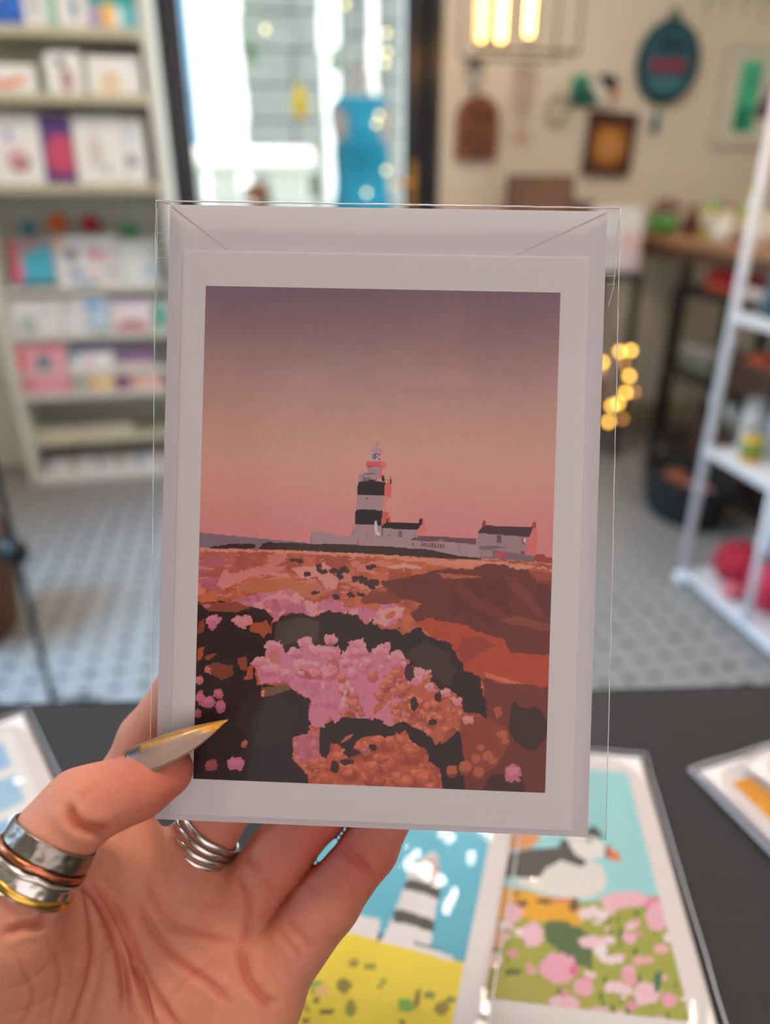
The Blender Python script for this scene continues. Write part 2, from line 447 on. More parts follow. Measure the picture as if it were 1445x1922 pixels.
for k in range(3):
    a = 2*math.pi*k/3+0.4
    MB().tube([(0,0,0.14),(0.16*math.cos(a),0.16*math.sin(a),0.08),(0.27*math.cos(a),0.27*math.sin(a),0.012)], [0.016,0.014,0.011], 8).build('leg', mat('dark_walnut', (70, 48, 36), 0.4), t, True)
teal = mat('teal_satin', (0, 92, 116), 0.6, var=0.25, scale=7, spec=0.15)
dr = []
for rx, z, ry, _ in ring:
    if 1.10 <= z <= 1.585: dr.append((rx+0.012, z, ry+0.012, 0))
dr = [(0.145, 1.575, 0.085, 0), (0.178, 1.548, 0.094, 0)] + dr[1:]
# densify so that the armholes cut cleanly
dd = []
for i in range(len(dr)-1):
    for s_ in np.linspace(0, 1, 6)[:-1]: dd.append(tuple(np.array(dr[i])*(1-s_)+np.array(dr[i+1])*s_))
dd.append(dr[-1])
for z, rx, ry in ((1.0,0.185,0.14),(0.9,0.215,0.165),(0.75,0.225,0.18),(0.55,0.235,0.19),(0.42,0.24,0.195)): dd.append((rx, z, ry, 0))
def armhole(c):
    return not (((abs(c[0])-0.215)/0.125)**2+((c[2]-1.415)/0.125)**2 < 1)
o = loft(dd, 64, armhole).build('dress', teal, None, True, loc=(mx, my, -0.03))
o.modifiers.new('thick', 'SOLIDIFY').thickness = 0.004
tag(o, 'sleeveless teal dress on the dress form outside the door', 'dress')

# white display table with plants under it
tx0, tx1 = -0.226, 0.457
t = thing('display_table', 'white display table on the pavement outside the shop door', 'table', ((tx0+tx1)/2, 4.62, -0.03))
wp = mat('white_gloss_paint', (244, 246, 242), 0.35, var=0.02)
W = (tx1-tx0)/2
MB().box(-W, W, -0.22, 0.22, 1.13, 1.255).build('tabletop', wp, t, bevel=0.02)
MB().box(-W+0.1, -W+0.26, -0.20, -0.10, 0.0, 1.13).build('leg', wp, t, bevel=0.01)
MB().box(W-0.24, W-0.05, -0.20, -0.10, 0.0, 1.13).build('leg', wp, t, bevel=0.01)
for x in (-W+0.01, W-0.05): MB().box(x, x+0.04, 0.17, 0.21, 0.0, 1.13).build('leg', wp, t, bevel=0.006)
MB().box(-W+0.055, W-0.055, -0.10, 0.21, 0.86, 0.89).build('shelf', wp, t, bevel=0.005)
leaf_m = mat('leaf_green', (70, 120, 60), 0.6, var=0.3, scale=20)
terra = mat('terracotta', (196, 110, 72), 0.8, var=0.1)
def leafy(parent, n, r, z0, m, seed, up=0.6, size=0.05):
    rr = random.Random(seed); b = MB()
    for k in range(n):
        a = rr.uniform(0, 6.28); l = size*rr.uniform(0.7, 1.3); h = z0+rr.uniform(0, r*up*2); d = rr.uniform(0.1, 1)*r
        c = np.array([d*math.cos(a), d*math.sin(a), h]); u = np.array([math.cos(a), math.sin(a), rr.uniform(-0.2, 0.9)]); u /= np.linalg.norm(u)
        s_ = np.cross(u, (0,0,1)); s_ /= np.linalg.norm(s_)+1e-9; nn = np.cross(s_, u)*0.06*l
        b.add([c, c+u*l*0.5+s_*l*0.28+nn, c+u*l, c+u*l*0.5-s_*l*0.28+nn, c+u*l*0.5-nn], [(0,1,4),(1,2,4),(2,3,4),(3,0,4)])
    return b.build('foliage', m, parent)
def potted(label, loc, r, h, potm, flm, seed, n=60, nf=12, fr=0.012):
    t = thing('potted_plant', label, 'plant', loc)
    MB().lathe([(0,0),(r*0.72,0),(r*0.95,h*0.82),(r*1.08,h*0.84),(r*1.08,h),(r*0.95,h),(r*0.9,h*0.86),(0,h*0.86)], 20).build('pot', potm, t, True)
    leafy(t, n, r*1.2, h*0.9, leaf_m, seed, size=r*0.8)
    rr = random.Random(seed+1)
    for k in range(nf):
        a = rr.uniform(0, 6.28); d = rr.uniform(0, r*1.2)
        MB().ball((d*math.cos(a), d*math.sin(a), h+rr.uniform(r*0.5, r*1.5)), (fr, fr, fr*0.7), 8, 5).build('flower', flm, t, True)
orange_f = mat('orange_petal', (240, 120, 40), 0.7); pink_f = mat('pink_petal', (240, 150, 160), 0.7)
cxp = (tx0+tx1)/2
potted('terracotta pot of orange flowers on the lower shelf of the white table', (cxp+0.015, 4.675, 0.86), 0.062, 0.075, terra, orange_f, 3, 70, 34, 0.021)
potted('pot of pink flowers on the lower shelf of the white table', (cxp-0.205, 4.675, 0.86), 0.045, 0.08, wp, pink_f, 5, 60, 20, 0.016)
# a stool with pink flowers between table and dress form
t = thing('plant_stand', 'tall white plant stand between the white table and the dress form', 'stand', (0.50, 5.6, -0.03))
MB().lathe([(0,0.84),(0.16,0.84),(0.17,0.85),(0.17,0.87),(0,0.87)], 24).build('top', wp, t, True)
for k in range(3):
    a = k*2.094; MB().tube([(0.10*math.cos(a),0.10*math.sin(a),0.84),(0.17*math.cos(a),0.17*math.sin(a),0)], 0.014, 8).build('leg', wp, t, True)
potted('pot of coral pink flowers on the tall white plant stand', (0.50, 5.6, 0.84), 0.09, 0.1, wp, mat('coral_petal', (245, 150, 140), 0.7), 8, 80, 24, 0.02)

# hanging pieces in the doorway
def vine(label, px, py0, py1, Y, seed):
    a = onY(px, py0, Y); c = onY(px, py1, Y); L = a[2]-c[2]; top = DZ+0.05
    t = thing('hanging_vine', label, 'vine', (a[0], Y, c[2]))
    MB().tube([(0,0,0),(0.012,0,L*0.4),(0,0,L),(0.0,0,4.2-c[2])], 0.003, 6).build('stem', leaf_m, t, True)
    rr = random.Random(seed); b = MB()
    for k in range(26):
        z = L*rr.random(); an = rr.uniform(0,6.28); l = rr.uniform(0.03, 0.06)
        u = np.array([math.cos(an), math.sin(an), -0.6]); s_ = np.array([-math.sin(an), math.cos(an), 0])
        p0 = np.array([0,0,z]); b.add([p0, p0+u*l*.5+s_*l*.3, p0+u*l, p0+u*l*.5-s_*l*.3], [(0,1,2),(0,2,3)])
    b.build('leaves', leaf_m, t)
for k, y in enumerate((3.45, 4.2)): struct(MB().box(-1.0, 1.6, y-0.012, y+0.012, 4.19, 4.21).build('trim_%d' % (k+2), mat('rail_paint', (225, 225, 215), 0.8)))
vine('short green ivy strand hanging before the bright left of the doorway', 412, 10, 62, 4.2, 1)
vine('dark green ivy strand hanging before the wide stone pier', 470, 70, 120, 4.2, 2)
vine('green ivy strand hanging just left of the dress form', 624, 85, 130, 4.2, 3)
p = onY(563, 190, 3.45)
t = thing('suncatcher', 'yellow glass teardrop suncatcher hanging in the doorway', 'ornament', p)
MB().lathe([(0,-0.07),(0.02,-0.058),(0.032,-0.026),(0.030,0.012),(0.015,0.05),(0,0.07)], 16).build('glass_drop', mat('yellow_glass', (250, 214, 0), 0.4, spec=0.2, emit=None), t, True)
MB().tube([(0,0,0.05),(0,0,4.2-p[2])], 0.0015, 6).build('cord', mat('cord', (120, 110, 90), 0.8), t)

# ================================================================== CARD DISPLAY UNIT ON THE LEFT
YS = 2.73
white_w = mat('white_painted_wood', (226, 226, 218), 0.55, var=0.04, scale=12)
ledge_m = mat('cream_ledge', (206, 200, 172), 0.55, var=0.06, scale=12)
UX0, UX1 = -0.95, -0.245
t = unit = thing('card_display_unit', 'white wooden card display unit left of the shop door', 'shelf unit', (0, 0, 0))
MB().box(UX1, UX1+0.035, YS, YB-0.02, 0, 2.2).build('side_panel', white_w, t, bevel=0.003)
MB().box(UX0+0.10, UX0+0.135, YS, YB-0.02, 0, 0.99).build('side_panel', white_w, t, bevel=0.003)
MB().box(UX0-0.55, UX0-0.515, YS, YB-0.02, 0, 2.2).build('side_panel', white_w, t, bevel=0.003)
MB().box(UX0-0.515, UX1, YB-0.035, YB-0.02, 0, 2.2).build('back_panel', mat('sage_back_panel', (206, 208, 196), 0.7, var=0.03), t)
ZL = [1.477, 1.298, 1.039]
for z in ZL+[1.72, 1.95]:
    l = MB().box(UX0-0.515, UX1, YS, YB-0.035, z-0.018, z).build('ledge', ledge_m, t, bevel=0.003)
    MB().box(UX0-0.515, UX1, YS, YS+0.008, z, z+0.012).build('lip', ledge_m, l, bevel=0.002)
MB().box(UX0+0.135, UX1, YS, YB-0.035, 0.150, 0.175).build('lower_shelf', ledge_m, t, bevel=0.003)
MB().box(UX0+0.135, UX1, YS-0.01, YB-0.035, 0.0, 0.03).build('plinth', white_w, t, bevel=0.003)
TIERS = [(0.704, YS+0.09), (0.545, YS+0.05), (0.42, YS+0.02), (0.345, YS-0.012)]
for z, y in TIERS:
    r = MB().box(UX0+0.135, UX1, y, min(y+0.06, YB-0.035), z-0.012, z).build('tier', white_w, t, bevel=0.002)
    MB().box(UX0+0.135, UX1, y-0.006, y, z-0.012, z+0.012).build('lip', white_w, r, bevel=0.001)
MB().box(UX0+0.135, UX1, YS+0.10, YB-0.035, 0.30, 0.325).build('tier_support', white_w, t, bevel=0.002)

card_edge = mat('card_stock', (232, 228, 222), 0.6, var=0.02)
LIT_BG = np.array([0.74, 0.72, 0.68])
def shelf_card(label, px0, py0, px1, zbase, Y, draw, base=(225, 224, 220), tilt=9, group=None, res=40):
    a = onY(px0, py0, Y); c = onY(px1, py0, Y)
    x0, x1 = a[0], c[0]
    if zbase < 1.0: x0 = max(x0, UX0+0.138); x1 = min(x1, UX1-0.003)   # tiers lie between the side panels
    w = x1-x0; h = max(0.03, a[2]-zbase)/math.cos(math.radians(tilt))
    xm = (x0+x1)/2; ca, sa = math.cos(math.radians(tilt)), math.sin(math.radians(tilt))
    # origin at the middle of the bottom edge; local x right, y up the card, z towards the viewer
    m_ = frame((xm, Y, zbase+0.001), (1,0,0), (0, sa, ca), (0, -ca, sa))
    t = thing('greeting_card', label, 'card', matrix=m_, group=group)
    MB().box(-w/2, w/2, 0, h, -0.0016, 0).build('card_body', card_edge, t)
    X, Y_ = unit_grid(res, int(res*h/w)+2)
    A = Art(X, Y_, base); draw(A)
    print_mesh('print', w*0.995, h*0.995, A.c, t, 0.0004, LIT_BG, (0, h/2))
    return t
def D(*ops):
    def f(A):
        for o in ops: getattr(A, o[0])(*o[1:])
    return f
G1 = 'cards on the ledges of the display unit'
y1 = YS+0.014
shelf_card('deep blue card with a pale corner motif on the top ledge', -38, -45, 31, ZL[0], y1, D(('ell',0.2,0.2,0.35,0.2,(200,160,170)),('ell',0.75,0.5,0.1,0.1,(40,110,190))), (20,84,165), group=G1)
shelf_card('white card with a grey sketched figure next to the deep blue card', 33, -40, 74, ZL[0], y1, D(('ell',0.45,0.5,0.22,0.3,(165,165,165)),('ell',0.5,0.3,0.15,0.12,(140,140,145))), (214,212,210), group=G1)
shelf_card('narrow mint green card on the top ledge', 77, -36, 96, ZL[0], y1, D(('rect',0.1,0.1,0.9,0.9,(140,180,160))), (165,195,178), group=G1)
shelf_card('white card with a small teal bird figure on the top ledge', 99, -40, 153, ZL[0], y1, D(('ell',0.55,0.55,0.13,0.24,(60,110,120)),('ell',0.5,0.35,0.1,0.08,(70,120,125))), (216,217,218), group=G1)
shelf_card('teal and violet picture card with an orange figure at the end of the top ledge', 156, -40, 248, ZL[0], y1,
           D(('rect',0,0,1,0.45,(30,140,125)),('rect',0,0.45,0.45,1,(150,140,165)),('rect',0.6,0.45,1,1,(95,170,175)),('ell',0.42,0.68,0.17,0.26,(240,165,70)),('ell',0.58,0.72,0.09,0.24,(235,230,220))), (90,160,165), group=G1)
shelf_card('white card with an orange fox curled up on the second ledge', -45, 118, 62, ZL[1], y1, D(('ell',0.35,0.62,0.3,0.13,(200,120,90),1,0.03,0.1),('ell',0.68,0.5,0.14,0.12,(225,130,85))), (222,214,205), group=G1)
shelf_card('white card with a mauve and black figure on the second ledge', 76, 92, 147, ZL[1], y1, D(('ell',0.55,0.62,0.15,0.28,(150,105,115)),('ell',0.42,0.25,0.11,0.11,(45,55,60)),('ell',0.05,0.04,0.08,0.06,(80,80,85))), (224,224,226), group=G1)
shelf_card('cream card with a pale yellow jar drawing on the second ledge', 157, 104, 257, ZL[1], y1, D(('ell',0.42,0.65,0.23,0.32,(226,198,150)),('ell',0.42,0.6,0.14,0.25,(205,180,160)),('ell',0.9,0.2,0.08,0.1,(195,195,200))), (224,220,205), group=G1)
shelf_card('white card with a dark red rose at its foot on the third ledge', -42, 212, 63, ZL[2], y1, D(('ell',0.55,0.65,0.2,0.14,(130,60,60)),('ell',0.5,0.55,0.25,0.18,(215,180,180),0.6),('ell',0.42,0.28,0.08,0.07,(120,140,180))), (222,220,224), group=G1)
shelf_card('purple card with a large red sun on the third ledge', 64, 213, 124, ZL[2], y1, D(('ell',0.62,0.56,0.5,0.29,(180,70,95)),('rect',0,0.80,1,1,(88,55,110))), (88,58,112), group=G1)
shelf_card('white card with a faint tall grey figure on the third ledge', 128, 216, 222, ZL[2], y1, D(('ell',0.42,0.5,0.14,0.25,(190,180,176)),('ell',0.62,0.75,0.06,0.06,(150,150,150)),('ell',0.4,0.3,0.1,0.08,(205,185,175))), (216,218,220), group=G1)
shelf_card('white card with a small dark bird at the end of the third ledge', 224, 220, 263, ZL[2], y1, D(('ell',0.3,0.62,0.25,0.09,(110,115,130)),('ell',0.4,0.25,0.4,0.12,(190,200,220))), (212,214,214), group=G1)
G2 = 'cards in the lower tiers of the display unit'
za, ya = TIERS[0][0], TIERS[0][1]+0.012
shelf_card('turquoise card with a red and pink edge in the uppermost tier', 8, 452, 92, za, ya, D(('poly',[(0.28,0.35),(0.95,0.05),(1,0.8),(0.3,0.82)],(70,170,190)),('rect',0.0,0,0.22,0.85,(190,110,115)),('rect',0.02,0.5,0.25,0.8,(205,90,130)),('rect',0.12,0.82,1,1,(30,95,115))), (165,140,145), group=G2)
shelf_card('white sheet printed with small red and blue drawings in the uppermost tier', 94, 446, 216, za, ya,
           D(('ell',0.25,0.35,0.09,0.12,(90,100,115)),('ell',0.62,0.34,0.10,0.1,(200,110,130)),('ell',0.82,0.4,0.09,0.12,(205,170,160)),('ell',0.3,0.68,0.11,0.1,(130,150,170)),('ell',0.58,0.68,0.12,0.08,(210,180,180)),('ell',0.85,0.68,0.08,0.08,(150,145,160)),('rect',0.28,0.87,0.62,0.98,(90,140,170)),('rect',0.68,0.85,0.85,1,(225,185,165)),('ell',0.08,0.1,0.1,0.2,(225,180,165))), (205,205,214), group=G2)
shelf_card('pale card with one light blue patch in the uppermost tier', 219, 452, 292, za, ya, D(('rect',0.55,0.55,0.95,0.75,(165,190,205)),), (202,206,202), group=G2)
zb, yb = TIERS[1][0], TIERS[1][1]+0.012
shelf_card('white card with grey sprigs in the second tier', 14, 566, 108, zb, yb, D(('ell',0.3,0.7,0.2,0.3,(165,175,172)),('ell',0.7,0.3,0.12,0.15,(180,190,195))), (208,208,212), group=G2)
shelf_card('plain white card with a taupe band in the second tier', 110, 562, 154, zb, yb, D(('rect',0.1,0.1,0.6,0.35,(185,180,175)),), (204,206,208), group=G2)
shelf_card('light blue card with a deeper blue top in the second tier', 156, 560, 198, zb, yb, D(('rect',0.05,0.12,0.75,0.3,(95,150,205)),('rect',0.2,0.85,0.9,1,(120,115,110)),('rect',0.1,0.5,0.6,0.7,(160,185,205))), (180,196,212), group=G2)
shelf_card('white card with a rust red hill under a pink sky in the second tier', 203, 566, 280, zb, yb, D(('rect',0.05,0.0,0.85,0.15,(195,185,205)),('ell',0.5,0.85,0.42,0.24,(160,100,98)),('rect',0.1,0.85,0.8,0.97,(185,135,135))), (216,200,200), group=G2)
shelf_card('green card half hidden behind the held card in the second tier', 284, 566, 330, zb, yb, D(('ell',0.3,0.5,0.3,0.4,(80,160,140)),), (190,200,192), group=G2)
zc, yc = TIERS[2][0], TIERS[2][1]+0.012
shelf_card('pink card with a round teal ball in the third tier', 24, 652, 122, zc, yc, D(('ell',0.5,0.62,0.14,0.28,(40,120,130)),('rect',0,0.05,0.12,1,(215,95,105)),('rect',0.35,0.0,0.9,0.25,(210,125,135))), (208,150,160), group=G2)
shelf_card('white card under a dark navy band in the third tier', 125, 650, 208, zc, yc, D(('rect',0,0,1,0.3,(75,85,110)),('ell',0.05,0.45,0.2,0.15,(110,160,165)),('rect',0.3,0.3,0.55,1,(212,190,196))), (212,210,216), group=G2)
shelf_card('dusky purple card in the third tier', 210, 652, 286, zc, yc, D(('rect',0,0,1,0.25,(90,80,110)),('rect',0,0.7,1,1,(205,180,180)),('ell',0.7,0.12,0.2,0.15,(110,85,100))), (125,100,128), group=G2)
zd, yd = TIERS[3][0], TIERS[3][1]+0.012
for k, (x0, x1, c, nm) in enumerate(((34, 132, (208,140,150), 'salmon pink'), (134, 162, (160,165,150), 'sage green'), (164, 213, (226,180,135), 'apricot'), (215, 240, (120,75,110), 'plum'), (242, 304, (212,165,150), 'peach'))):
    shelf_card(nm+' card in the front tier of the display unit', x0, 706, x1, zd, yd, D(('rect',0,0,0.25,1,tuple(int(v*0.93) for v in c)),('ell',0.6,0.5,0.2,0.25,tuple(min(255, int(v*1.06)) for v in c))), c, group=G2, tilt=6)

# felt flowers on sticks behind the uppermost tier
for nm, px, py, c, r in (('blue', 52, 428, (60,140,165), 0.024), ('orange', 107, 418, (225,110,50), 0.032), ('red', 171, 420, (180,40,45), 0.032), ('green', 241, 432, (80,165,105), 0.028)):
    Y = YS+0.165; p = onY(px, py, Y)
    t = thing('felt_flower', nm+' felt ball flower on a stick behind the uppermost tier', 'flower', (p[0], Y, 0.325), 0, 'felt flowers on sticks')
    fm = mat(nm+'_felt', c, 0.9, var=0.15, scale=60, bump=0.5, bscale=250)
    h = p[2]-0.325
    MB().tube([(0,0,0),(0.003,0,h*0.5),(0,0,h-r*0.8)], 0.003, 6).build('stick', mat('stick_wood', (120,100,80), 0.7), t)
    b = MB().ball((0,0,h), (r, r, r*0.92), 18, 12)
    b.build('flower_head', fm, t, True)
    hm = MB()
    for k in range(6):
        a = k*1.047; hm.ball((r*0.75*math.cos(a), r*0.75*math.sin(a), h-r*0.35), (r*0.4, r*0.4, r*0.3), 8, 5)
    hm.build('petals', fm, t, True)
# envelope packs in the foot of the unit
G3 = 'envelope packs in the foot of the display unit'
pk = mat('white_paper_pack', (222, 222, 226), 0.6, var=0.03)
for k, (px0, px1) in enumerate(((92, 190), (194, 262), (266, 340))):
    a = onY(px0, 890, YS+0.03)[0]; c = onY(px1, 890, YS+0.03)[0]
    t = thing('envelope_pack', ['white envelope pack in the foot of the display unit beside its left side panel', 'white envelope pack in the middle of the display unit foot', 'white envelope pack in the foot of the display unit beside the door'][k], 'envelopes', ((a+c)/2, YS+0.1, 0.03), 0, G3)
    w = c-a; b = MB()
    for q in range(6):
        b.box(-w/2+RNG.uniform(0,0.004), w/2-RNG.uniform(0,0.004), -0.07, 0.07, q*0.009, q*0.009+0.0085)
    b.build('envelopes', pk, t, bevel=0.0015)
    MB().box(-0.012, 0.012, -0.0715, 0.0715, 0.0, 0.0555).build('paper_band', mat('kraft', (190,170,140), 0.8), t)
for k, (px0, px1) in enumerate(((60, 150), (154, 250))):
    a = max(onY(px0, 815, YS+0.03)[0], UX0+0.140); c = onY(px1, 815, YS+0.03)[0]
    t = thing('card_box', ['flat cream box on the lower shelf below the pink cards', 'flat cream box on the lower shelf below the apricot card'][k], 'box', ((a+c)/2, YS+0.09, 0.175), 0, 'flat boxes on the lower shelf')
    w = c-a
    MB().box(-w/2, w/2, -0.06, 0.07, 0, 0.022).build('base', mat('cream_board', (216, 208, 186), 0.7), t, bevel=0.002)
    MB().box(-w/2-0.002, w/2+0.002, -0.062, 0.072, 0.014, 0.028).build('lid', mat('cream_lid', (222, 216, 198), 0.7), t, bevel=0.002)

# dark pole stand by the table at the left, with a basket on the floor beyond it
pt = onY(20, 1000, 1.25)
px_, py_ = onZ(90, 1292, 0.02)[:2]
dark = mat('teal_black_steel', (22, 46, 54), 0.35, 0.6)
base = np.array([pt[0], 1.25, 0])
t = thing('pole_stand', 'thin dark steel pole stand with a black clamp knob beside the table', 'stand', base)
MB().tube([(0,0,0.012),(0,0,1.5)], 0.0058, 10).build('pole', dark, t, True)
MB().lathe([(0,0),(0.13,0),(0.13,0.006),(0.02,0.014),(0.012,0.03),(0,0.03)], 28).build('base', dark, t, True)
kz = onY(27, 1037, 1.25)[2]
kn = MB().lathe([(0,-0.024),(0.012,-0.024),(0.021,-0.012),(0.023,0.0),(0.021,0.012),(0.012,0.024),(0,0.024)], 18, (0,0,kz)).build('clamp', mat('black_rubber', (14,15,18), 0.5), t, True)
MB().tube([(-0.015,0,kz),(-0.05,-0.01,kz+0.004)], [0.008,0.013], 10).build('knob', mat('black_rubber', (14,15,18), 0.5), t, True)
wick = mat('dark_wicker', (96, 66, 44), 0.8, var=0.3, scale=60, bump=0.8, bscale=120)
bp = onZ(-48, 1185, 0.0)
t = thing('wicker_basket', 'dark brown wicker basket on the floor beside the pole stand', 'basket', bp)
b = MB()
for q in range(12):
    z = 0.012+q*0.02; r = 0.10+0.035*q/11
    b.tube([(r*math.cos(a), r*math.sin(a), z+0.004*math.cos(a*12+q*3.14)) for a in np.linspace(0, 6.283, 37)[:-1]], 0.0105, 6, True)
b.build('woven_side', wick, t, True)
MB().lathe([(0,0),(0.10,0),(0.10,0.012),(0,0.012)], 24).build('bottom', wick, t)
MB().tube([(0.135*math.cos(a), 0, 0.24+0.16*math.sin(a)) for a in np.linspace(0, math.pi, 17)], 0.008, 6).build('handle', wick, t, True)
rp = onZ(-40, 1090, 0.3)
o = MB().prism([(-0.08,0.0),(0.06,-0.0),(0.08,0.09),(0.03,0.16),(-0.05,0.15),(-0.09,0.07)], -0.05, 0.05, 'xz').build('folded_scarf', mat('white_knit', (226, 222, 222), 0.9, bump=0.5), None, True, bevel=0.02, loc=(bp[0], bp[1], 0.025), seg=4)
tag(o, 'white folded knit scarf inside the dark wicker basket', 'scarf')
# ================================================================== BACK WALL, RIGHT OF THE DOOR
wood = mat('honey_wood', (178, 132, 96), 0.5, var=0.2, scale=14)
wood_d = mat('walnut_wood', (112, 78, 58), 0.5, var=0.2, scale=18)
steel = mat('grey_steel', (70, 68, 64), 0.45, 0.7)
t = thing('wall_shelf', 'long honey wood wall shelf on the back wall right of the door', 'shelf', (0, 0, 0))
MB().box(0.80, 1.59, 2.79, YB, 0.925, 0.95).build('board', wood, t, bevel=0.003)
for x in (0.92, 1.48):
    MB().prism([(2.82, 0.925), (YB, 0.925), (YB, 0.80), (YB-0.02, 0.80), (2.84, 0.915)], x, x+0.02, 'yz').build('bracket', steel, t)
t = thing('corner_counter', 'honey wood counter running towards the back wall with jars and mugs on it', 'counter', (0, 0, 0))
MB().box(1.61, 2.03, 1.75, YB-0.022, 0.832, 0.865).build('counter_top', wood, t, bevel=0.004)
MB().box(1.63, 1.65, 1.78, YB-0.03, 0.79, 0.832).build('apron', wood_d, t)
for y in (1.8, 2.35, 2.9):
    MB().box(1.88, 1.91, y, y+0.03, 0.0, 0.832).build('leg', steel, t)

Yw = YB-0.012
def wall_piece(px, py, Y=Yw): return onY(px, py, Y)
# cage lamp with three filament tubes
p = onY(940, 60, 2.5); zb_ = onY(940, 103, 2.5)[2]
t = thing('cage_lamp', 'wire cage pendant lamp with three glowing filament tubes', 'lamp', (p[0]+0.06, 2.5, zb_))
blk = mat('black_wire', (28, 26, 26), 0.5, 0.5)
H_ = 0.34; a_, b_ = 0.16, 0.09
for z in (0.0, H_):
    MB().tube([(-a_,-b_,z),(a_,-b_,z),(a_,b_,z),(-a_,b_,z)], 0.0045, 6, True).build('cage_ring', blk, t)
for x in (-a_, a_):
    for y in (-b_, b_): MB().tube([(x,y,0),(x,y,H_)], 0.0035, 6).build('cage_wire', blk, t)
MB().box(-a_, a_, -0.02, 0.02, H_-0.01, H_+0.015).build('bar', blk, t)
MB().tube([(0,0,H_+0.01),(0,0,ZC-zb_)], 0.004, 6).build('cable', blk, t)
fil = glow_mat('filament_glow', (255, 196, 110), 9.0)
amber = film_mat('amber_tube_glass', tint=(1.0, 0.93, 0.82), ior=1.3)
for px in (902, 941, 993):
    x = onY(px, 50, 2.5)[0]-(p[0]+0.06)
    z0 = onY(px, 92 if px < 950 else 82, 2.5)[2]-zb_
    g_ = MB().lathe([(0,z0-0.006),(0.013,z0),(0.021,z0+0.015),(0.021,z0+0.15),(0.014,z0+0.175),(0.014,z0+0.19)], 16, (x,0,0)).build('glass_tube', amber, t, True)
    MB().tube([(x,0,z0+0.022),(x,0,z0+0.145)], 0.0115, 10).build('filament', fil, g_, True)
    MB().lathe([(0.016,z0+0.178),(0.018,z0+0.18),(0.018,H_-0.005),(0.0,H_-0.005)], 12, (x,0,0)).build('socket', blk, t, True)

# teal oval hanging with pink motif and tassel
p = wall_piece(1254, 118, Yw-0.006)
t = thing('oval_wall_hanging', 'dark teal oval wall hanging with pink motif, loop and tassel', 'wall hanging', p)
ra, rb = 0.120, 0.128
def oval(ra, rb, n=40): return [(ra*math.cos(a), rb*math.sin(a)) for a in np.linspace(0, 2*math.pi, n+1)[:-1]]
MB().prism(oval(ra*0.93, rb*0.93), -0.008, 0.017).build('panel', mat('teal_lacquer', (38, 92, 112), 0.5, var=0.25, scale=14), t)
MB().tube([(x, 0, z) for x, z in oval(ra, rb)], 0.014, 8, True).build('rim', mat('dark_teal_braid', (24, 72, 76), 0.7, bump=0.6, bscale=150), t, True)
rr = random.Random(4); b = MB()
for k in range(11):
    x = -0.066+0.0135*k; b.ball((x, -0.011, -0.012+0.012*math.sin(k*2.1)), (0.016, 0.005, 0.017+0.006*math.cos(k)), 10, 6)
b.build('pink_motif', mat('dusky_pink', (150, 66, 92), 0.7), t, True)
b = MB()
for k in range(8):
    b.ball((-0.042+0.012*k, -0.010, 0.062+0.006*math.sin(k*1.7)), (0.011, 0.004, 0.018), 8, 5)
b.build('dark_motif', mat('ink_blue', (28, 62, 84), 0.6), t, True)
MB().prism([(x, z) for x, z in oval(0.075, 0.022)], -0.011, -0.006).build('pale_band', mat('sky_teal', (70, 130, 146), 0.6), t).location = (0, 0, -0.07)
MB().tube([(-0.02,0,rb),(-0.012,0,rb+0.035),(0.004,0,rb+0.045),(0.02,0,rb+0.02),(0.03,0,rb-0.005)], 0.006, 6).build('loop', mat('dark_teal_braid', (24,72,76), 0.7), t, True)
MB().tube([(-0.015,0,-rb),(-0.018,0,-rb-0.04)], 0.0025, 6).build('tassel_cord', mat('dark_teal_braid', (24,72,76), 0.7), t)
MB().lathe([(0,0.07),(0.009,0.066),(0.008,0.058),(0.012,0.045),(0.017,0.0),(0,0.0)], 12, (-0.018,0,-rb-0.105)).build('tassel', mat('teal_thread', (58,120,124), 0.9), t, True)

# arched wooden plaque
def plaque(name, label, cat, outline, px, py, m, thick=0.016):
    p = wall_piece(px, py); t = thing(name, label, cat, p)
    MB().prism(outline, -thick, 0.010).build('panel', m, t, bevel=0.002)
    return t
carved = mat('carved_brown_wood', (138, 84, 60), 0.55, var=0.35, scale=45, bump=0.6, bscale=60)
w_, h_ = 0.082, 0.110
t = plaque('arched_plaque', 'brown carved wooden plaque with an arched top on the back wall', 'plaque', [(-w_,-h_),(w_,-h_)]+[(w_*math.cos(a), h_-w_*1.0+w_*1.0*math.sin(a)) for a in np.linspace(0, math.pi, 15)], 895, 240, carved)
b = MB()
for k, (x, z, r) in enumerate(((-0.03,0.06,0.022),(0.035,0.05,0.02),(0.0,0.0,0.03),(-0.04,-0.05,0.02),(0.035,-0.06,0.024),(0.0,-0.09,0.016))):
    b.tube([(x+r*math.cos(a), -0.018, z+r*math.sin(a)) for a in np.linspace(0, 6.283, 15)[:-1]], 0.005, 5, True)
b.build('carving', mat('dark_carving', (92, 52, 38), 0.6), t, True)

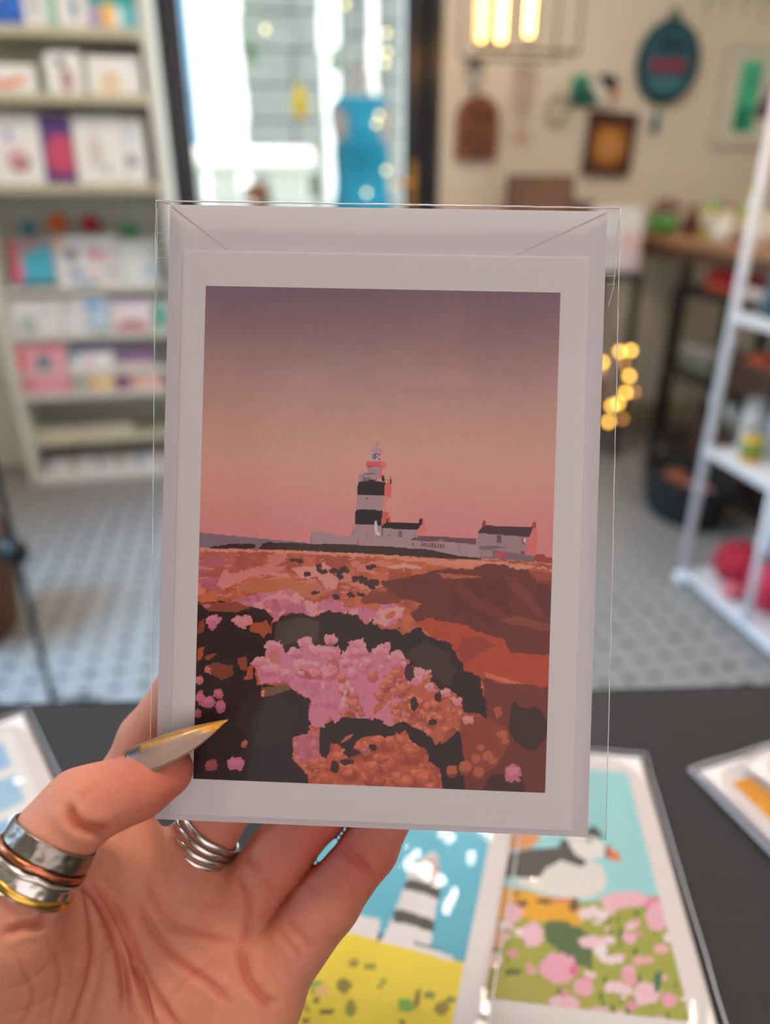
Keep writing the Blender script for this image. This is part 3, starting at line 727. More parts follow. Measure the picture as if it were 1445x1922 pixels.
# gold-centred dark square picture, slightly askew
p = wall_piece(1143, 271)
t = thing('square_picture', 'dark brown square picture with a glowing gold centre hung askew', 'picture', p)
t.rotation_euler = (0, math.radians(3), 0)
s_ = 0.100
b = MB()
for x0,x1,z0,z1 in ((-s_,s_,-s_*1.12,-s_*1.12+0.018),(-s_,s_,s_*1.12-0.018,s_*1.12),(-s_,-s_+0.018,-s_*1.12+0.018,s_*1.12-0.018),(s_-0.018,s_,-s_*1.12+0.018,s_*1.12-0.018)): b.box(x0,x1,-0.014,0.010,z0,z1)
b.build('frame', mat('very_dark_wood', (66, 36, 26), 0.5), t, bevel=0.002)
X, Y_ = unit_grid(40, 46); A = Art(X, Y_, (92, 52, 30))
A.ell(0.5,0.5,0.5,0.45,(125,76,28)); A.ell(0.5,0.52,0.4,0.32,(160,104,36),1,0.03,0.1); A.ell(0.5,0.52,0.28,0.2,(178,124,70),1,0.04,0.1); A.rect(0.3,0.5,0.7,0.53,(120,70,40)); A.rect(0,0,1,0.14,(70,32,26))
o = print_mesh('picture_print', 2*s_-0.036, 2.24*s_-0.036, A.c, t, 0, LIT_BG); o.rotation_euler = (math.radians(90), 0, 0); o.location = (0, -0.004, 0)

# green, black and white painted driftwood piece
p = wall_piece(1114, 171)
t = thing('painted_driftwood', 'painted driftwood piece in green, black, white and orange on the back wall', 'wall art', p)
def chunk(nm, pts, m, d): MB().prism(pts, -d, 0.010).build(nm, m, t, bevel=0.003)
chunk('green_piece', [(-0.095,0.0),(-0.09,0.04),(-0.06,0.056),(-0.03,0.05),(-0.02,0.01)], mat('sea_green_paint', (38,142,112), 0.6), 0.014)
chunk('dark_green_piece', [(-0.092,-0.05),(-0.094,-0.002),(-0.02,0.008),(0.015,-0.03),(0.0,-0.052)], mat('bottle_green_paint', (14,92,76), 0.6), 0.017)
chunk('white_piece', [(-0.018,0.01),(-0.028,0.05),(0.01,0.04),(0.06,-0.004),(0.07,-0.045),(0.005,-0.05),(0.02,-0.03)], mat('chalk_white', (222,218,206), 0.8), 0.012)
chunk('black_piece', [(0.012,0.042),(0.03,0.058),(0.08,0.05),(0.095,0.02),(0.06,0.0)], mat('charcoal_paint', (46,50,58), 0.6), 0.016)
chunk('orange_piece', [(0.064,-0.002),(0.094,0.016),(0.098,-0.02),(0.074,-0.04)], mat('orange_paint', (214,150,80), 0.6), 0.013)

# small round wreath, tasselled disc and shell chime
p = wall_piece(1045, 207)
t = thing('twig_wreath', 'small pale ring wreath of twigs on the back wall', 'wreath', p)
rr = random.Random(9)
tw = mat('pale_twig', (186, 178, 152), 0.8, var=0.2)
for q in range(5):
    MB().tube([((0.036+0.006*math.sin(a*3+q*1.3))*math.cos(a), -0.002+0.006*math.cos(a*4+q), (0.050+0.006*math.sin(a*3+q*1.3))*math.sin(a)) for a in np.linspace(0, 6.283, 33)[:-1]], 0.0042, 5, True).build('twig', tw, t, True)
p = wall_piece(890, 138)
t = thing('tassel_disc', 'small dark and white disc ornament with a blue tassel below the lamp', 'ornament', p)
MB().prism(oval(0.036, 0.042), -0.008, 0.011).build('disc', mat('pearl_disc', (176, 176, 172), 0.4), t, bevel=0.002)
MB().prism([(-0.036,0.012),(0.036,0.012),(0.024,0.045),(-0.024,0.045)], -0.012, 0.008).build('dark_cap', mat('slate_paint', (82, 80, 84), 0.5), t, bevel=0.002)
MB().lathe([(0,0.034),(0.005,0.031),(0.010,0.0),(0,0)], 10, (0.005,-0.002,-0.066)).build('tassel', mat('blue_grey_thread', (120,150,160), 0.9), t, True)
p = wall_piece(985, 130, Yw-0.008)
t = thing('shell_chime', 'pale pink shell chime with hanging strings and a peach drop', 'wind chime', p)
MB().tube([(-0.05,0,0),(0.05,0,0)], 0.006, 8).build('bar', mat('driftwood', (196,178,156), 0.8), t, True)
MB().tube([(-0.04,0,0),(0,0,0.05),(0.04,0,0)], 0.0018, 5).build('hanger', mat('cord', (120,110,90), 0.8), t)
shell = mat('pink_shell', (212, 188, 172), 0.5)
for k in range(5):
    x = -0.04+0.02*k; n_ = [4, 5, 7, 5, 4][k]
    st = MB().tube([(x,0,0),(x,0,-0.028*n_)], 0.0012, 4).build('string', mat('cord', (120,110,90), 0.8), t)
    b = MB()
    for q in range(n_): b.ball((x, 0, -0.028*(q+1)), (0.008, 0.004, 0.009), 8, 5)
    b.build('shells', shell, st, True)
MB().lathe([(0,-0.035),(0.016,-0.022),(0.018,-0.006),(0.008,0.012),(0,0.018)], 12, (0,0,-0.215)).build('drop', mat('peach_stone', (216,168,128), 0.4), t, True)

# keepsake box and small dish on the shelf
a = onY(958, 380, 2.87); c = onY(1062, 380, 2.87); top = onY(1010, 328, 2.87)[2]
w_ = (c[0]-a[0])/2; h_ = top-0.95
t = thing('keepsake_box', 'brown wooden keepsake box with dark edges on the wall shelf', 'box', ((a[0]+c[0])/2, 2.87, 0.95))
MB().box(-w_, w_, -0.06, 0.06, 0, h_*0.72).build('body', mat('mauve_brown_wood', (140, 104, 88), 0.5, var=0.15), t, bevel=0.004)
MB().box(-w_-0.003, w_+0.003, -0.063, 0.063, h_*0.73, h_).build('lid', mat('mauve_brown_wood', (140, 104, 88), 0.5), t, bevel=0.006)
for x in (-w_, w_-0.012): MB().box(x-0.0005, x+0.0125, -0.0645, -0.060, 0, h_*0.72).build('corner_strip', wood_d, t)
MB().box(-0.012, 0.012, -0.068, -0.063, h_*0.62, h_*0.84).build('clasp', mat('brass', (190,150,80), 0.3, 1.0), t, bevel=0.001)
p = onY(1092, 385, 2.87)
t = thing('trinket_dish', 'small grey pottery dish beside the keepsake box', 'dish', (p[0], 2.87, 0.95))
MB().lathe([(0,0),(0.026,0),(0.045,0.018),(0.052,0.034),(0.049,0.034),(0.040,0.018),(0,0.008)], 24).build('bowl', mat('grey_glaze', (140,136,128), 0.35), t, True)
MB().lathe([(0.049,0.0335),(0.0525,0.0335),(0.0525,0.036),(0.049,0.036)], 24, close=True).build('rim', mat('dark_glaze', (84,80,76), 0.35), t, True)

# items on the wood counter
def on_counter(px, py): return onZ(px, py, 0.865)
p = onY(1247, 405, 2.80)
t = thing('flower_bowl', 'bright green bowl with pink flowers on the wood counter', 'plant', (p[0], 2.80, 0.865))
MB().lathe([(0,0),(0.034,0),(0.058,0.03),(0.064,0.062),(0.060,0.062),(0.05,0.045),(0,0.045)], 24).build('bowl', mat('apple_green_glaze', (96,176,74), 0.3), t, True)
leafy(t, 40, 0.045, 0.055, mat('dark_leaf', (62,86,48), 0.6, var=0.3), 21, size=0.04)
for k in range(9):
    a = k*0.7+0.3; d = 0.012+0.004*k
    MB().ball((d*math.cos(a), d*math.sin(a), 0.10+0.005*(k % 4)), (0.014,0.014,0.011), 8, 5).build('bloom', mat('rose_bloom', (206,140,140), 0.8), t, True)
p = onY(1294, 400, 2.82)
t = thing('brown_vase', 'small brown glazed vase with a narrow neck on the wood counter', 'vase', (p[0], 2.80, 0.865))
MB().lathe([(0,0),(0.022,0),(0.036,0.03),(0.036,0.05),(0.02,0.078),(0.015,0.09),(0.02,0.105),(0.016,0.105),(0.011,0.09),(0,0.085)], 24).build('body', mat('brown_glaze', (126,80,62), 0.3, var=0.2), t, True)
MB().lathe([(0.016,0.103),(0.021,0.103),(0.021,0.107),(0.016,0.107)], 24, close=True).build('rim', mat('dark_brown_glaze', (84,52,40), 0.3), t, True)
def jar(label, px, py, Y, r, h, bodym, lidm, bandm=None, z=0.865):
    p = onY(px, py, Y)
    t = thing('jar', label, 'jar', (p[0], Y, z))
    MB().lathe([(0,0),(r*0.95,0),(r,0.006),(r,h*0.78),(r*0.86,h*0.86),(r*0.86,h*0.9),(0,h*0.9)], 20).build('body', bodym, t, True)
    MB().lathe([(0,h*0.86),(r*0.93,h*0.86),(r*0.93,h),(0,h)], 20).build('lid', lidm, t, True, bevel=0.001)
    if bandm: MB().lathe([(r+0.0006,h*0.2),(r+0.0012,h*0.2),(r+0.0012,h*0.62),(r+0.0006,h*0.62)], 20, close=True).build('paper_label', bandm, t, True)
lime = mat('lime_label', (206, 214, 70), 0.5); cream = mat('cream_glaze', (224,212,188), 0.4); mint = mat('mint_tin', (170,205,170), 0.4)
tan = mat('tan_lid', (184,150,112), 0.5); whit = mat('white_ceramic', (230,224,212), 0.3)
jar('tall jar with a lime yellow wrapper on the wood counter', 1333, 420, 2.62, 0.034, 0.13, lime, mint, whit)
jar('cream jar with a tan lid beside the lime yellow jar', 1362, 425, 2.50, 0.032, 0.115, cream, tan, tan)
jar('white jar with a lime yellow lid on the wood counter', 1408, 410, 2.58, 0.034, 0.17, whit, lime, lime)
jar('mint green tin with a white lid on the wood counter', 1392, 425, 2.68, 0.034, 0.125, mint, whit, lime)
def mug(label, px, py, Y, m, r=0.036, h=0.075):
    p = onY(px, py, Y)
    t = thing('mug', label, 'mug', (p[0], Y, 0.865), RNG.uniform(-1, 1), 'mugs on the wood counter')
    MB().lathe([(0,0),(r*0.85,0),(r,0.008),(r,h),(r-0.004,h),(r-0.004,0.01),(0,0.008)], 24).build('cup', m, t, True)
    MB().tube([(r+0.022*math.sin(a)-0.002, 0, h*0.5+0.026*math.cos(a)) for a in np.linspace(0.1, math.pi-0.1, 10)], 0.0045, 8).build('handle', m, t, True)
mug('white mug at the corner of the counter edge', 1352, 452, 2.37, whit)
mug('cream mug between the white mug and the wall', 1400, 440, 2.40, cream)
mug('pale stoneware mug on the counter beside the white rack post', 1428, 462, 2.22, mat('pale_stoneware', (214,202,184), 0.4))
mug('tall cream mug behind the pale stoneware mug', 1440, 430, 2.30, cream, 0.034, 0.10)

# framed green print on the right wall
p = onY(1402, 182, YB-0.010)
t = thing('framed_print', 'framed tall green print with white mount on the back wall near the corner', 'picture', p)
hw, hh = 0.125, 0.175
MB().box(-hw+0.015, hw-0.015, -0.004, 0.008, -hh+0.015, hh-0.015).build('mount', mat('white_mount', (228,224,208), 0.7), t)
b = MB()
for y0,y1,z0,z1 in ((-hw,hw,-hh,-hh+0.016),(-hw,hw,hh-0.016,hh),(-hw,-hw+0.016,-hh+0.016,hh-0.016),(hw-0.016,hw,-hh+0.016,hh-0.016)): b.box(y0, y1, -0.014, 0.009, z0, z1)
b.build('frame', mat('cream_frame', (218,212,194), 0.5), t, bevel=0.002)
X, Y_ = unit_grid(30, 50); A = Art(X, Y_, (70,172,130)); A.ell(0.4,0.85,0.35,0.22,(20,120,90),1,0.08,0.2); A.ell(0.75,0.3,0.2,0.12,(50,150,115),1,0.05,0.2); A.rect(0,0,1,0.06,(110,190,155))
o = print_mesh('picture_print', 0.10, 0.255, A.c, t, 0, LIT_BG); o.rotation_euler = (math.radians(90), 0, 0); o.location = (0, -0.0055, 0)

# purple lampshade and trailing plant at the right edge
p = onX(1462, 195, 1.70)
t = thing('purple_lamp', 'small pendant lamp with a dusky purple shade near the right wall', 'lamp', p)
MB().lathe([(0.022,0.07),(0.035,0.05),(0.075,-0.035),(0.072,-0.035),(0.032,0.048),(0.02,0.068)], 24, close=True).build('shade', mat('purple_fabric', (108,66,98), 0.8), t, True)
MB().tube([(0,0,0.07),(0,0,ZC-p[2])], 0.003, 6).build('cable', blk, t)
MB().ball((0,0,0.0), 0.022, 12, 8).build('bulb', glow_mat('warm_bulb', (255,220,170), 2.0), t, True)
p = onX(1395, -40, 1.62)
t = thing('hanging_plant', 'trailing green plant hanging from the ceiling in the corner', 'plant', p)
MB().lathe([(0,0),(0.05,0),(0.075,0.09),(0.07,0.09),(0,0.07)], 20).build('pot', wp, t, True)
for k in range(3):
    a = k*2.1; MB().tube([(0.07*math.cos(a),0.07*math.sin(a),0.085),(0,0,0.4)], 0.0015, 4).build('cord', mat('cord',(120,110,90),0.8), t)
MB().tube([(0,0,0.395),(0,0,ZC-p[2])], 0.002, 5).build('hanger', blk, t)
fresh = mat('fresh_leaf', (120,156,84), 0.6, var=0.25)
for k in range(9):
    a = k*0.7; d = 0.075; L = 0.05+0.02*(k*5 % 4)
    pts = [(0.05*math.cos(a),0.05*math.sin(a),0.08),(d*math.cos(a),d*math.sin(a),0.09),(1.25*d*math.cos(a),1.25*d*math.sin(a),0.02),(1.35*d*math.cos(a),1.35*d*math.sin(a),-L)]
    st = MB().tube(pts, 0.002, 5).build('trailing_stem', fresh, t)
    b = MB()
    for q in range(7):
        f = q/6*2.999; i = int(f); s2 = f-i; c0 = np.array(pts[i])*(1-s2)+np.array(pts[i+1])*s2
        an = a+q*2.4; u = np.array([math.cos(an),math.sin(an),-0.5])*0.028; v = np.array([-math.sin(an),math.cos(an),0])*0.010
        b.add([c0,c0+u*.5+v,c0+u,c0+u*.5-v],[(0,1,2),(0,2,3)])
    b.build('leaves', fresh, st)

# ================================================================== DARK SIDE TABLE, CONSOLE, FAIRY LIGHTS
dst = mat('dark_bronze_steel', (74, 66, 58), 0.5, 0.4)
t = thing('side_table', 'dark metal side table against the back wall behind the held card', 'table', (0, 0, 0))
MB().box(0.95, 1.505, 2.58, 2.93, 0.722, 0.742).build('tabletop', mat('dark_table_top', (58, 54, 50), 0.5), t, bevel=0.003)
for x in (0.965, 1.49):
    for y in (2.595, 2.915): MB().box(x-0.013, x+0.013, y-0.013, y+0.013, 0, 0.722).build('leg', dst, t, bevel=0.002)
MB().box(0.978, 1.477, 2.585, 2.605, 0.10, 0.12).build('stretcher', dst, t)
MB().box(0.978, 1.477, 2.905, 2.925, 0.10, 0.12).build('stretcher', dst, t)
MB().box(0.978, 1.477, 2.605, 2.905, 0.103, 0.117).build('lower_shelf', mat('shelf_brown', (112, 86, 68), 0.6), t)
# printed board leaning on the wall above
a = onY(1122, 388, 2.66); c = onY(1216, 388, 2.66)
w_ = (c[0]-a[0]); h_ = a[2]-0.742
t = thing('print_board', 'white board print with pink shapes standing on the dark side table', 'print', matrix=frame(((a[0]+c[0])/2, 2.66, 0.742), (1,0,0), (0,math.sin(0.12),math.cos(0.12)), (0,-math.cos(0.12),math.sin(0.12))))
MB().box(-w_/2, w_/2, 0, h_, -0.006, 0).build('board', card_edge, t, bevel=0.001)
X, Y_ = unit_grid(40, 54); A = Art(X, Y_, (224,216,214)); A.rect(0.55,0.45,1,1,(206,184,180)); A.ell(0.75,0.5,0.2,0.14,(214,178,170),1,0.05,0.2); A.ell(0.8,0.8,0.25,0.14,(205,190,192),1,0.05,0.2); A.rect(0.93,0.55,1,0.95,(196,150,146)); A.ell(0.3,0.6,0.2,0.2,(200,190,196))
print_mesh('print', w_*0.97, h_*0.97, A.c, t, 0.0006, LIT_BG, (0, h_/2))
# purple box + brown crate under the side table
def crate(name, label, cat, loc, sx, sy, sz, m, slat=True):
    t = thing(name, label, cat, loc)
    MB().box(-sx, sx, -sy, sy, 0, 0.012).build('bottom', m, t)
    n = max(2, int(sz/0.055)); hgt = sz/n
    for q in range(n):
        z0 = 0.012+q*hgt
        for y in (-sy, sy-0.01): MB().box(-sx, sx, y, y+0.01, z0, z0+hgt-0.008).build('slat', m, t, bevel=0.001)
        for x in (-sx, sx-0.01): MB().box(x, x+0.01, -sy+0.01, sy-0.01, z0, z0+hgt-0.008).build('slat', m, t, bevel=0.001)
    for x in (-sx+0.012, sx-0.03):
        for y in (-sy+0.012, sy-0.03): MB().box(x, x+0.018, y, y+0.018, 0.012, sz).build('corner_post', m, t)
    return t
crate('wooden_crate', 'brown slatted crate on the lower shelf of the dark side table', 'crate', (1.28, 2.75, 0.117), 0.17, 0.11, 0.19, wood_d)
t = thing('fabric_roll', 'muted purple fabric roll standing in the brown crate', 'fabric', (1.36, 2.75, 0.129))
MB().tube([(0,0,0),(0,0,0.29)], 0.034, 18).build('roll', mat('muted_purple_cloth', (116, 92, 108), 0.9), t, True)
MB().tube([(0,0,0.02),(0,0,0.30)], 0.010, 10).build('core', mat('kraft', (190,170,140), 0.8), t, True)

# fairy lights draped down the side table leg
t = thing('fairy_lights', 'string of warm globe fairy lights draped down the side table leg', 'string lights', (0,0,0))
spots = [(1131,680),(1127,694),(1163,660),(1184,658),(1171,682),(1181,706),(1174,737),(1190,735),(1160,757),(1148,762),(1142,792),(1168,786)]
pts = [onY(x, y, 2.565) for x, y in spots]
path = [onY(1120, 660, 2.567)]+[np.array(q)+np.array([0,0.004,0.012]) for q in pts]
MB().tube(path, 0.0016, 5).build('wire', mat('copper_wire', (150,100,60), 0.4, 0.8), t)
warm = glow_mat('fairy_glow', (255, 196, 84), 7.0); warm2 = glow_mat('fairy_glow_dim', (235, 160, 80), 2.2)
for k, q in enumerate(pts):
    MB().ball(q, 0.0095, 12, 8).build('globe', warm2 if k in (1, 4, 7, 11) else warm, t, True)
t = thing('door_glint_globes', 'added string of pale globes standing in for bulb reflections in the door glass', 'string lights', (0,0,0))
dl = [(648,8),(498,55),(725,62),(727,98),(722,118),(711,216),(706,232),(688,362),(725,320)]  # added glowing globes imitate bulbs reflected in the door glass
pts = [onY(x, y, YB+0.012) for x, y in dl]
MB().tube([(pts[0][0], YB+0.012, DZ-0.07)]+[np.array(q)+np.array([0,0,0.010]) for q in (pts[0], pts[1])], 0.0008, 4).build('wire', mat('silver_wire', (190,186,176), 0.4, 0.8), t)
MB().tube([(pts[2][0], YB+0.012, DZ-0.07)]+[np.array(q)+np.array([0,0,0.010]) for q in pts[2:]], 0.0008, 4).build('wire', mat('silver_wire', (190,186,176), 0.4, 0.8), t)
pale_g = glow_mat('glint_globe_glow', (240, 225, 160), 2.6)
for q in pts: MB().ball(q, 0.0085, 12, 8).build('globe', pale_g, t, True)

# steel console along the right wall
t = thing('steel_console', 'grey steel console under the honey wood counter with baskets on its shelves', 'console', (0,0,0))
cx0, cx1, cy0, cy1 = 1.62, 1.87, 1.72, 2.56
for x in (cx0+0.012, cx1-0.012):
    for y in (cy0+0.012, cy1-0.012): MB().box(x-0.012, x+0.012, y-0.012, y+0.012, 0, 0.70).build('leg', steel, t, bevel=0.002)
for z in (0.686, 0.385, 0.10):
    MB().box(cx0, cx0+0.024, cy0+0.024, cy1-0.024, z-0.012, z+0.012).build('rail', steel, t)
    MB().box(cx1-0.024, cx1, cy0+0.024, cy1-0.024, z-0.012, z+0.012).build('rail', steel, t)
    for y in (cy0+0.012, cy1-0.012): MB().box(cx0+0.024, cx1-0.024, y-0.012, y+0.012, z-0.012, z+0.012).build('rail', steel, t)
    MB().box(cx0+0.024, cx1-0.024, cy0+0.024, cy1-0.024, z-0.004, z+0.006).build('shelf_plate', steel, t)
def cloth_stack(label, loc, cols, sx, sy, dz, rz=0, cat='textiles', name='folded_cloth', group='folded cloths on the steel console'):
    z = loc[2]
    for k, (nm, c) in enumerate(cols):
        h = dz*RNG.uniform(0.85, 1.15); b = MB()
        n = 10; sec = []
        for i in range(n): # rounded folded edge section in y-z
            a = -math.pi/2+math.pi*i/(n-1); sec.append((-sy-h/2*math.cos(a)*0.9, h/2+h/2*math.sin(a)))
        sec += [(sy, h), (sy, 0)]
        b.prism(sec, -sx, sx, 'yz')
        o = b.build(name, mat(nm+'_cloth', c, 0.95, var=0.12, scale=40, bump=0.3, bscale=300), None, False, 0.004, loc=(loc[0]+RNG.uniform(-0.004,0.004), loc[1], z), rot=(0,0,rz+RNG.uniform(-0.06,0.06)))
        tag(o, nm.replace('_', ' ')+' '+label, cat, group); z += h
# on top of the console
cloth_stack('folded cloth on top of the steel console', (1.735, 2.34, 0.692), (('brick_orange',(186,84,58)),('scarlet',(176,40,40))), 0.08, 0.065, 0.045, -1.57)
cloth_stack('folded cloth on top of the steel console near the scarlet one', (1.735, 2.12, 0.692), (('ivory',(226,214,204)),('wine_red',(120,40,48))), 0.08, 0.07, 0.048, -1.57)
cloth_stack('folded cloth on top of the steel console at its near end', (1.735, 1.90, 0.692), (('dark_brown',(74,50,42)),('cream',(222,208,186))), 0.08, 0.07, 0.045, -1.57)
# middle shelf
crate('wooden_crate', 'dark slatted crate on the middle shelf of the steel console', 'crate', (1.74, 2.10, 0.391), 0.085, 0.13, 0.11, mat('dark_crate_wood', (84,58,46), 0.6, var=0.2))
def yarn(label, loc, r, c, nm, group=None, n=6):
    t = thing('yarn_ball', label, 'yarn', loc, 0, group)
    m = mat(nm+'_yarn', c, 0.95, var=0.15, scale=80, bump=0.6, bscale=300)
    MB().ball((0,0,r), r*0.95, 18, 12).build('core', m, t, True)
    rr = random.Random(hash(label) % 1000 if False else len(label)); b = MB()
    for k in range(n*2):
        ax = np.array([rr.gauss(0,1), rr.gauss(0,1), rr.gauss(0,1)]); ax /= np.linalg.norm(ax)
        u = np.cross(ax, (0.3,0.5,0.8)); u /= np.linalg.norm(u); v = np.cross(ax, u); d = rr.uniform(-0.5,0.5)*r; q = math.sqrt(r*r-d*d)
        b.tube([np.array([0,0,r])+ax*d+q*(u*math.cos(a)+v*math.sin(a)) for a in np.linspace(0,6.283,19)[:-1]], 0.0035, 5, True)
    b.build('windings', m, t, True)
yarn('orange yarn ball in the dark crate on the steel console', (1.74, 2.1600, 0.4065), 0.056, (220,110,72), 'orange')
yarn('coral yarn ball in the dark crate beside the orange one', (1.74, 2.0385, 0.4065), 0.054, (226,128,96), 'coral')
cloth_stack('folded cloth on the middle shelf of the steel console', (1.735, 2.40, 0.391), (('moss_green',(118,122,104)),('grey',(150,146,140))), 0.085, 0.06, 0.05, -1.57)
# low shelf: basket with rolled papers
crate('wooden_crate', 'low dark crate on the bottom shelf of the steel console', 'crate', (1.74, 2.16, 0.106), 0.085, 0.18, 0.13, mat('dark_crate_wood', (84,58,46), 0.6))
for k, (y, c, L, nm) in enumerate(((2.28,(232,206,184),0.25,'peach'),(2.18,(222,214,200),0.24,'ivory'),(2.09,(206,186,166),0.225,'sand'))):
    t = thing('paper_roll', nm+' paper roll leaning out of the low dark crate', 'paper roll', (1.72, y, 0.122), 0, 'paper rolls in the low crate')
    MB().tube([(0.04,0,0.022),(-0.02,-0.01,0.022+L*0.55),(-0.05,-0.016,0.022+L*0.8)], 0.02, 14).build('roll', mat(nm+'_paper', c, 0.7), t, True)
    MB().tube([(-0.012,-0.0085,0.022+L*0.46),(-0.0185,-0.0098,0.022+L*0.53)], 0.0212, 14).build('band', mat('kraft', (190,170,140), 0.8), t, True)

# black floor basket in front of the console
p = onZ(1335, 905, 0.0)
t = thing('floor_basket', 'black woven floor basket between the console and the white rack', 'basket', (1.45, 2.02, 0))
blkw = mat('black_weave', (26,24,24), 0.8, bump=0.6, bscale=120)
b = MB()
for q in range(8):
    z = 0.012+q*0.02; r = 0.095+0.004*q
    b.tube([(r*math.cos(a)*0.95, r*math.sin(a)*1.55, z+0.004*math.cos(a*12+q*3.14)) for a in np.linspace(0, 6.283, 37)[:-1]], 0.0105, 6, True)
b.build('woven_side', blkw, t, True)
MB().lathe([(0,0),(0.095,0),(0.095,0.012),(0,0.012)], 24, sx=0.95, sy=1.55).build('bottom', blkw, t)
yarn('dusty pink yarn ball in the black floor basket', (1.45, 1.953, 0.0155), 0.062, (190,150,150), 'dusty_pink')
yarn('copper brown yarn ball in the black floor basket', (1.45, 2.086, 0.0155), 0.060, (160,96,66), 'copper_brown')

# ================================================================== WHITE RACK AT THE RIGHT
rk = mat('white_rack_metal', (232, 228, 230), 0.4, var=0.03)
t = thing('white_rack', 'white open display rack with sloping rails at the right wall side', 'rack', (0,0,0))
RX0, RX1, RY0, RY1 = 1.19, 1.52, 0.92, 1.60
pr = 0.0125
for x in (RX0, RX1):
    MB().tube([(x,RY1,0.03),(x,RY1,1.5)], pr, 10).build('post', rk, t, True)
    MB().tube([(x,RY0,0.03),(x,RY0,1.5)], pr, 10).build('post', rk, t, True)
MB().tube([(RX0,1.315,0.03),(RX0,1.335,0.42)], 0.010, 10).build('strut', rk, t, True)
for z in (0.755, 0.405, 0.035):
    fr_ = MB().tube([(RX0,RY0,z),(RX0,RY1,z),(RX1,RY1,z),(RX1,RY0,z)], 0.014, 8, True).build('shelf_frame', rk, t, True)
    for q in range(9):
        x = RX0+0.014+(RX1-RX0-0.028)*(q+0.5)/9
        MB().box(x-0.014, x+0.014, RY0, RY1, z-0.004, z+0.006).build('slat', rk, fr_)
for x in (RX0, RX1):
    for y in (RY0, RY1): MB().lathe([(0,0),(0.02,0),(0.02,0.018),(0.013,0.03),(0,0.03)], 14, (x,y,0)).build('foot', mat('white_cap', (236,236,240), 0.5), t, True)
# rack stock
def sack(name, label, cat, loc, rb_, rt_, h, m, rz=0, tie=None, sy=0.8):
    t = thing(name, label, cat, loc, rz)
    prof = [(0,0),(rb_*0.9,0),(rb_,h*0.06),(rb_*0.98,h*0.3),(rb_*0.8,h*0.6),(rt_,h*0.82),(rt_*0.85,h*0.86),(rt_*1.25,h),(rt_*1.15,h),(rt_*0.7,h*0.87),(0,h*0.85)]
    MB().lathe(prof, 28, sy=sy).build('bag', m, t, True)
    if tie: MB().lathe([(rt_*0.9,h*0.845),(rt_*0.97,h*0.845),(rt_*0.97,h*0.875),(rt_*0.9,h*0.875)], 28, sy=sy, close=True).build('ribbon', tie, t, True)
    return t
palebl = mat('pale_blue_cloth', (196, 216, 226), 0.8, var=0.06, scale=20); skyb = mat('sky_blue_ribbon', (90,176,214), 0.6)
p = onX(1428, 850, 1.33)
sack('gift_bag', 'pale blue cloth gift bag tied at the top on the middle rack shelf', 'bag', (1.375, 1.515, 0.412), 0.075, 0.032, 0.25, palebl, 0, skyb)
jar('yellow jar with a grey lid on the middle rack shelf', 1412, 838, 1.49, 0.026, 0.085, mat('yellow_glaze', (226,178,40), 0.4), mat('grey_lid', (150,150,146), 0.5), mat('green_strip', (120,140,60), 0.6), 0.412)
jar('grey white jar behind the yellow jar on the middle rack shelf', 1411, 800, 1.555, 0.026, 0.14, mat('grey_white_glaze', (196,192,188), 0.4), mat('grey_lid', (150,150,146), 0.5), None, 0.412)
cloth_stack('folded cloth under the edge of the middle rack shelf', (1.27, 1.18, 0.412), (('blush_pink',(224,196,196)),('mauve',(170,150,160))), 0.055, 0.06, 0.03, -1.57, group='folded cloths on the white rack')
sack('gift_bag', 'pale bag with a sky blue side patch standing at the foot of the rack', 'bag', (1.425, 1.515, 0.042), 0.075, 0.042, 0.27, mat('ice_blue_cloth', (206,222,230), 0.8), 0, skyb)
o = MB().box(-0.035, 0.035, -0.0645, -0.0595, 0.06, 0.17).build('blue_patch', skyb, [q for q in COL.objects if q.name.startswith('gift_bag')][-1])
G5 = 'yarn balls at the foot of the white rack'
yarn('large crimson yarn ball at the foot of the rack', (1.285, 1.50, 0.042), 0.062, (196,48,66), 'crimson', G5)
yarn('hot pink yarn ball in front of the crimson one', (1.285, 1.365, 0.042), 0.062, (224,70,100), 'hot_pink', G5)
yarn('small rose pink yarn ball beside the crimson one', (1.226, 1.43, 0.042), 0.022, (226,120,130), 'rose', G5)
yarn('deep red yarn ball beneath the pale bag', (1.38, 1.21, 0.042), 0.060, (170,36,40), 'deep_red', G5)
yarn('violet yarn ball at the near end of the rack foot', (1.29, 1.07, 0.042), 0.058, (130,70,120), 'violet', G5)
# top shelf
sack('gift_bag', 'deep teal velvet pouch on the top rack shelf', 'bag', (1.265, 1.53, 0.762), 0.055, 0.028, 0.15, mat('deep_teal_velvet', (22,78,96), 0.8, sheen=0.4), 0, mat('silver_wire', (190,186,176), 0.4, 0.8))
sack('gift_bag', 'mint linen pouch beside the teal pouch on the top rack shelf', 'bag', (1.40, 1.53, 0.762), 0.05, 0.026, 0.12, mat('mint_linen', (186,208,196), 0.9), 0, mat('kraft', (190,170,140), 0.8))
